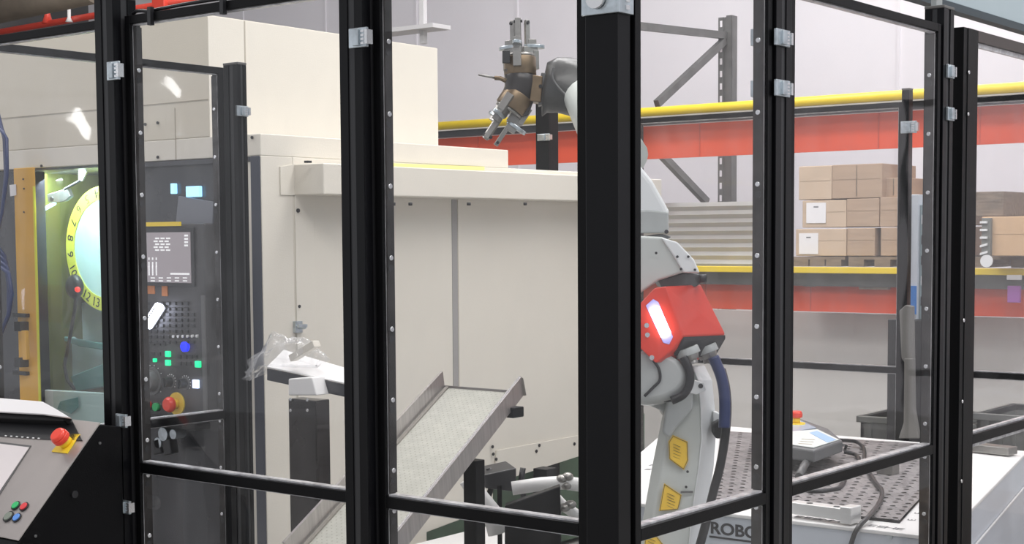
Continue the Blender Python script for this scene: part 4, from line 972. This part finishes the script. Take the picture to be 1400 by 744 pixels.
# cardboard boxes, each its own
def cbox(px0, px1, py0, py1, y, dep, lb, m=M_card, sticker=None, tape=True):
    a, c = Y(y, px0, (py0+py1)/2), Y(y, px1, (py0+py1)/2); pm = (px0+px1)/2; z1 = zat(pm, py0, y); z0 = zat(pm, py1, y)
    t = thing('cardboard_box', ((a.x+c.x)/2, y+dep/2, z0), lb, 'box', 'cardboard boxes on the rack')
    MB().box(a.x, c.x, y, y+dep, z0, z1).build('carton', m, t, .004)
    MB().box(a.x+.01, c.x-.01, y-.002, y, (z0+z1)/2+.012, z1-.004).build('front_flap', m, t)
    if tape: xm = (a.x+c.x)/2; MB().box(xm-.003, xm+.003, y-.003, y-.001, z0+.01, z1-.004).build('flap_joint', M_wood, t)
    if sticker:
        s0, s1 = Y(y-.004, sticker[0], sticker[1]), Y(y-.004, sticker[2], sticker[3]); k_ = MB().box(s0.x, s1.x, y-.005, y-.003, s1.z, s0.z).build('address_label', M_paper, t)
        MB().box(s0.x+.05, s1.x-.05, y-.0055, y-.005, s0.z-.03, s0.z-.022).build('print', M_greyink, k_)
    return t
YX = YR+.05
cbox(1092, 1137, 227, 273, YX, .5, 'left box of the top layer, half behind the wide one', M_card2, tape=False)
cbox(1137.5, 1206, 224.5, 271, YX, .5, 'wide box of the top layer, centre of the stack', M_card)
cbox(1208.5, 1235, 243, 269.5, YX+.06, .5, 'low open box at the right of the top layer', M_card)
cbox(1097, 1157, 274, 311, YX, .5, 'box in the middle layer with a large white label', M_card2, (1102.5, 277.5, 1129, 305), tape=False)
cbox(1157.5, 1202, 271.5, 310, YX, .5, 'plain box in the centre of the middle layer', M_card, tape=False)
cbox(1203, 1262, 269, 310, YX, .5, 'right-hand box of the middle layer', M_card)
cbox(1088, 1157, 313, 350, YX, .5, 'box in the bottom layer with a white label at its left', M_card2, (1092.5, 319, 1118.5, 347.5), tape=False)
cbox(1158, 1196, 312, 350, YX, .5, 'plain box in the centre of the bottom layer', M_card, tape=False)
cbox(1204, 1262, 311, 350, YX, .5, 'right-hand box of the bottom layer', M_card, tape=False)
cbox(1270, 1330, 268, 308, YX, .5, 'upper box seen between last post and gate frame', M_card)
cbox(1270, 1330, 310, 350, YX, .5, 'lower box seen between last post and gate frame', M_card)
cbox(1334, 1372, 262, 295.5, YX-.2, .5, 'dark brown box standing on the pale crate, behind the gate frame', M_wood, tape=False)
cbox(1342, 1420, 296, 350, YX-.25, .5, 'large pale box behind the gate frame at right edge', mat('pale_ply', (.66, .44, .26), .7, noise=.1), tape=False)
# pallets
def pallet(px0, px1, lb):
    a, c = Y(YX, px0, 357), Y(YX, px1, 357); z0 = zy2+.021; z1 = zat((px0+px1)/2, 351, YX)
    t = thing('pallet', ((a.x+c.x)/2, YX+.4, z0), lb, 'pallet', 'pallets on the yellow beam'); h_ = z1-z0
    for i in range(5): MB().box(a.x, c.x, YX+i*.19, YX+.12+i*.19, z1-.018, z1-.001).build('deck_board', M_wood, t)
    for f_ in (0, .45, .9):
        x_ = a.x+(c.x-a.x-.1)*f_
        for yy in (YX+.0, YX+.38, YX+.76): MB().box(x_, x_+.1, yy, yy+.12, z0+.014, z1-.018).build('block', M_wood, t)
        MB().box(x_, x_+.1, YX, YX+.9, z0, z0+.014).build('runner', M_wood, t)
pallet(1085, 1155, 'left wooden pallet under the labelled boxes'); pallet(1160, 1262, 'middle wooden pallet under the plain boxes'); pallet(1268, 1420, 'right wooden pallet beyond the last fence post')
# items below yellow beam
tag(MB().box(Y(YX, 1174, 390).x, Y(YX, 1214, 390).x, YX+.0, YX+.04, zat(1190, 396, YX), zat(1190, 376, YX)).build('pallet_end', M_wood, None, .004), 'brown block end hanging below the lower yellow beam', 'block')
tag(MB().box(Y(YX, 1098, 390).x, Y(YX, 1113, 390).x, YX, YX+.04, zat(1106, 392, YX), zat(1106, 376, YX)).build('pallet_end', M_wood, None, .004), 'small brown block below the beam near the fourth post', 'block')
# grey vertical control plate with switches seen through gate
YW = YX-.25-.031
pn = thing('switch_plate', Y(YW, 1348, 360), 'narrow grey plate with pale switches seen through the gate frame', 'switch plate')
a, c = Y(YW, 1342, 300), Y(YW, 1354.5, 300); MB().box(a.x, c.x, YW, YW+.029, zat(1348, 361, YW), zat(1348, 298, YW)).build('plate', M_crate, pn, .003)
for i in range(5):
    p = Y(YW-.005, 1345, 304+i*10.5); MB().obox(p, (.02, 0, .006 if i > 2 else 0), (0, .006, 0), (0, 0, .006)).build('switch', M_mark, pn)
p = Y(YW-.005, 1348.5, 357); MB().cyl(p, p+Vector((0, .01, 0)), .035, 16).build('round_cap', M_mark, pn)
tag(MB().box(Y(5.93, 1377, 400).x, Y(5.93, 1394, 400).x, 5.93, 5.96, zat(1386, 423, 5.2), zat(1386, 391, 5.93)).build('purple_sleeve', M_purple, None, .004), 'purple sleeve hanging before the lower red board at right edge', 'sleeve')
tag(MB().box(Y(5.93, 1376, 380).x, Y(5.93, 1395, 380).x, 5.93, 5.96, zat(1386, 389, 5.2), zat(1386, 376, 5.93)).build('white_tag', M_paper, None, .004), 'white tag above the purple sleeve', 'tag')

# grey crates beyond back fence
def crate(px0, px1, py0, py1, y, dep, lb, z0=None):
    a, c = Y(y, px0, py1), Y(y, px1, py1); z1 = zat((px0+px1)/2, py0, y); zb_ = zat((px0+px1)/2, py1, y) if z0 is None else z0
    t = thing('crate', ((a.x+c.x)/2, y+dep/2, zb_), lb, 'crate', 'grey crates behind the table'); th = .02
    MB().box(a.x, c.x, y, y+th, zb_, z1).box(a.x, c.x, y+dep-th, y+dep, zb_, z1).box(a.x, a.x+th, y, y+dep, zb_, z1).box(c.x-th, c.x, y, y+dep, zb_, z1).box(a.x, c.x, y, y+dep, zb_, zb_+.02).build('shell', M_crate, t, .003)
    MB().box(a.x-.015, c.x+.015, y-.015, y+th, z1-.03, z1).box(a.x-.015, c.x+.015, y+dep-th, y+dep+.015, z1-.03, z1).box(a.x-.015, a.x+th, y, y+dep, z1-.03, z1).box(c.x-th, c.x+.015, y, y+dep, z1-.03, z1).build('rim', M_crate, t, .003)
    n_ = 5
    for i in range(n_): x_ = a.x+.05+(c.x-a.x-.1)*i/(n_-1); MB().box(x_-.008, x_+.008, y-.008, y, zb_+.01, z1-.03).build('rib', M_crate, t)
    return t
crate(1176, 1330, 574, 612, 4.05, .45, 'grey crate behind the table, left one with empty inside', 0.02 if False else .40)
crate(1335, 1440, 568, 606, 4.05, .45, 'grey crate behind the table, right one beyond the gate', .40)
tag(MB().box(-1.3, 1.2, 4.0, 4.55, .02, .395).build('crate_platform', M_wood, None, .006), 'low wooden platform carrying the grey crates', 'platform')
# broom / scoop leaning at P8, cabinet with blue label
br = thing('broom', Y(3.5, 1246, 600), 'grey flat-headed broom standing upright against the back fence post', 'broom')
MB().slab([Y(3.5, *q) for q in ((1229, 425), (1238, 417), (1247, 419), (1248, 500), (1243, 505), (1232, 490))], (0, .03, 0)).build('grip_plate', mat('broom_grey', (.16, .155, .145), .6), br, .004)
MB().slab([Y(3.495, *q) for q in ((1236, 490), (1248, 490), (1249, 560), (1256, 600), (1228, 600), (1235, 578))], (0, .03, 0)).build('blade', MATS['broom_grey'], br, .004)
cbn = thing('slim_cabinet', Y(3.8, 1249, 430), 'slim pale grey cabinet with a blue label behind the right fence post', 'cabinet')
a, c = Y(3.78, 1240, 300), Y(3.78, 1255, 300); MB().box(a.x, c.x, 3.78, 3.9, zat(1248, 437, 3.78), zat(1248, 266, 3.78)).build('body', M_cart, cbn, .003)
MB().box(Y(3.77, 1244, 400).x, Y(3.77, 1252, 400).x, 3.775, 3.78, zat(1248, 430, 3.775), zat(1248, 391, 3.775)).build('blue_label', M_bluel, cbn)
cb2 = thing('equipment_tower', Y(3.8, 1268, 430), 'narrow equipment tower with dark slots right of the slim cabinet', 'equipment')
a, c = Y(3.8, 1257.5, 300), Y(3.8, 1276, 300); MB().box(a.x, c.x, 3.8, 3.92, zat(1248, 437, 3.78), zat(1266, 280, 3.8)).build('body', mat('tower_teal_grey', (.30, .38, .40), .4), cb2, .003)
for i in range(9):
    z_ = zat(1266, 300+i*14, 3.8); MB().box(a.x+.01+(i % 2)*.02, a.x+.04+(i % 2)*.02, 3.795, 3.8, z_-.02, z_+.02).build('slot', M_dk if i % 3 else M_mark, cb2)
tag(MB().box(a.x-.12, c.x+.02, 3.75, 3.95, .0, zat(1248, 437, 3.78)).build('black_cabinet', M_dk, None, .004), 'black cabinet under the equipment tower behind the last post', 'cabinet')

# ---------------------------------------------------------------- overhead beam, red pipe, brown beam, wall bracket
bmn = thing('overhead_beam', (.6, 2.6, 2.7), 'pale blue overhead beam with shaded lower edge, top right corner', 'beam')
XBm = -.12
a = X(XBm, 1247, -2); zb_ = a.z; y0_, y1_ = .06, 5.7
MB().box(XBm-.03, XBm+.004, y0_, y1_, zb_, zb_+.022).build('lower_edge', M_beamd, bmn)  # dark strip: shade along the beam edge put into the colour
MB().box(XBm-.03, XBm, y0_, y1_, zb_+.022, zb_+.135).build('lower_flange', M_beam, bmn, .003)
MB().box(XBm-.03, XBm+.006, y0_, y1_, zb_+.135, zb_+.148).build('step_edge', M_beamd, bmn)
MB().box(XBm-.03, XBm, y0_, y1_, zb_+.148, zb_+.6).build('web', M_beam, bmn, .003)
bmh = X(-.02, 1297, 10); MB().box(-.045, -.03, 1.52, 1.56, 2.208, zb_+.06).build('hanger', mat('hanger_grey', (.30, .32, .32), .5), bmn)
MB().box(XBm, -.045, 1.52, 1.56, zb_+.04, zb_+.055).build('hanger_arm', MATS['hanger_grey'], bmn)
YP = 5.0
rp = thing('red_pipe', Y(YP, 70, 32), 'red pipe with hose drop running along the wall at top left', 'pipe')
MB().tube([Y(YP, -30, 49), Y(YP, 145, 18.5), Y(YP, 330, -12)], .026, 12).build('pipe', M_pipe, rp)
MB().tube([Y(YP, 65, 32), Y(YP, 65, 18), Y(YP, 64, 5)], [.045, .02, .012], 10).build('cone_valve', M_pipe, rp)
MB().tube([Y(YP-.04, 94, -8), Y(YP-.04, 94.5, 24), Y(YP-.04, 94.5, 30)], [.014, .014, .03], 10).build('white_drop', M_white, rp)
p = Y(YP-.03, 220, 6); MB().obox(p, (.07, 0, 0), (0, .03, 0), (0, 0, .04)).build('coupling', M_pipe, rp, .004)
tag(MB().tube([Y(YP-.6, -30, 22), Y(YP-.6, 60, 3), Y(YP-.6, 130, -12)], .09, 12).build('brown_beam', M_brown), 'brown beam crossing the extreme top left corner', 'beam')
wbk = MB(); wbk.bar(Y(5.93, 520, 46), Y(5.93, 604, 36), .2, .03).bar(Y(5.93, 578, -10), Y(5.93, 579, 60), .04, .04)
tag(wbk.build('wall_bracket', mat('bracket_grey', (.55, .54, .54), .5)), 'pale horizontal bracket on a thin pole above the machine, near second post', 'bracket')

# ================================================================ OPERATOR CONSOLE (front left)
XC = -1.50
cs = thing('operator_console', (-1.9, -.25, 0), 'black operator console with slanted stainless panel at lower left', 'console')
T = X(XC, 137, 579); Bt = X(XC, 25, 740)
d_s = (Bt-T)
WX = -1.0
# side outline in the Y-Z plane
MB().slab([(XC, -.045, .02), (XC, -.045, T.z-.015), (XC, T.y, T.z-.004), (XC, Bt.y, Bt.z-.004), (XC, Bt.y-.02, Bt.z-.06), (XC, Bt.y+.02, .02)], (WX, 0, 0)).build('body', M_black, cs, .003)
ez = d_s.normalized(); nx = Vector((1, 0, 0)); nn_ = nx.cross(ez).normalized()
if nn_.z < 0: nn_ = -nn_
MB().slab([T+Vector((.002, 0, 0)), Bt+Vector((.002, 0, 0)), Bt+Vector((WX, 0, 0)), T+Vector((WX, 0, 0))], nn_*.004).build('slanted_panel', mat('brushed_console', (.50, .46, .44), .38, .6, noise=.25, nscale=3), cs, .001)
def onslant(px, py, h_=.004):
    d_ = ray(px, py); o_ = T+nn_*h_; t_ = (o_-CAM).dot(nn_)/d_.dot(nn_); return CAM+d_*t_
MB().slab([onslant(*q) for q in ((-40, 600), (43, 610), (-2, 680), (-90, 665))], nn_*.002).build('screen_rim', M_gk, cs)
MB().slab([onslant(*q, .0062) for q in ((-40, 602), (40, 612), (-4, 677), (-88, 662))], nn_*.001).build('screen', M_hmi, cs)
# dark strip with legend above the screen, hood
MB().slab([onslant(*q, .0045) for q in ((-40, 566), (98, 573), (113, 603), (62, 601), (-40, 594))], nn_*.002).build('legend_strip', M_dk, cs)
b = MB()
for i in range(7):
    p = onslant(8+i*7.5, 596+i*.6, .0068); b.obox(p, (.004, 0, 0), ez*.0015, nn_*.0006)
b.build('legend', M_mark, cs)
yb = MB().slab([onslant(*q, .0045) for q in ((92, 593.5), (110, 594.5), (92.5, 620.5), (71, 618))], nn_*.002).build('stop_plate', M_yel, cs); lab(yb, 'square yellow plate under the stop button')
pe = onslant(91, 606, .0065)
MB().cyl(pe, pe+nn_*.016, .017, 20).build('stop_collar', M_yel, yb)
MB().cyl(pe+nn_*.016, pe+nn_*.030, .0225, 28).cyl(pe+nn_*.030, pe+nn_*.040, .0225, 28, .018).build('stop_cap', M_estop, yb, .002)
for px, py, m_, lb in ((22, 692, M_grn, 'green'), (33.5, 693.5, M_redb, 'red'), (12, 707, M_grb, 'dark grey'), (23.5, 708.5, M_blub, 'blue')):
    p = onslant(px, py, .0045); r_ = .0155 if lb == 'dark grey' else .0130
    k_ = lab(MB().cyl(p, p+nn_*.003, r_, 24).build('push_button', M_dk, cs), lb+' push button'); MB().cyl(p+nn_*.003, p+nn_*.006, r_*.82, 24, r_*.7).build('button_cap', m_, k_)
for px, py in ((136, 606), (102, 676), (48, 733)):
    p = X(XC+.001, px, py); MB().cyl(p, p+Vector((.003, 0, 0)), .0035 if py != 676 else .009, 12).build('side_screw', M_dk if py == 676 else M_gk, cs)
# hood and sheet of paper
hd = [onslant(-60, 590, .002), onslant(102, 577, .002), onslant(120, 590, .002)]
MB().slab([onslant(*q, .012) for q in ((-60, 560), (62, 560), (99, 574), (94, 582), (-60, 575))], nn_*.02).build('hood', M_black, cs, .003)
tag(MB().slab([onslant(*q, .034) for q in ((-50, 548), (0, 546), (60, 551), (78, 561), (98, 573), (60, 568), (-50, 562))], nn_*.006).build('paper_stack', M_paper, None, .001), 'white paper sheets lying on top of the operator console', 'paper')

# hall tube lamps behind the viewer (they show as streaks in the sheets)
for i, (px, py, dist, pl_, ln) in enumerate(((228, 122, 11, 'y', .22), (118, 165, 9.5, 'y', .26), (1180, 40, 12, 'x', .6), (1370, 90, 12, 'x', .6))):
    d_ = ray(px, py)
    if pl_ == 'y': p0 = Y(0, px, py); d_ = Vector((d_.x, -d_.y, d_.z)).normalized()
    else: p0 = X(0, px, py); d_ = Vector((-d_.x, d_.y, d_.z)).normalized()
    p = p0+d_*dist; 
    if pl_ == 'x' and p.y > 7.5: continue
    o = MB().obox(p, Vector((ln*.6, 0, -ln*.35)), Vector((0, .04, 0)), Vector((.03, 0, .05))).build('hall_tube_lamp', M_led)
    tag(o, ('hall tube lamp far behind the viewer, left', 'hall tube lamp behind the viewer, centre left', 'hall tube lamp beyond the right side', 'hall tube lamp at far right')[i], 'lamp')
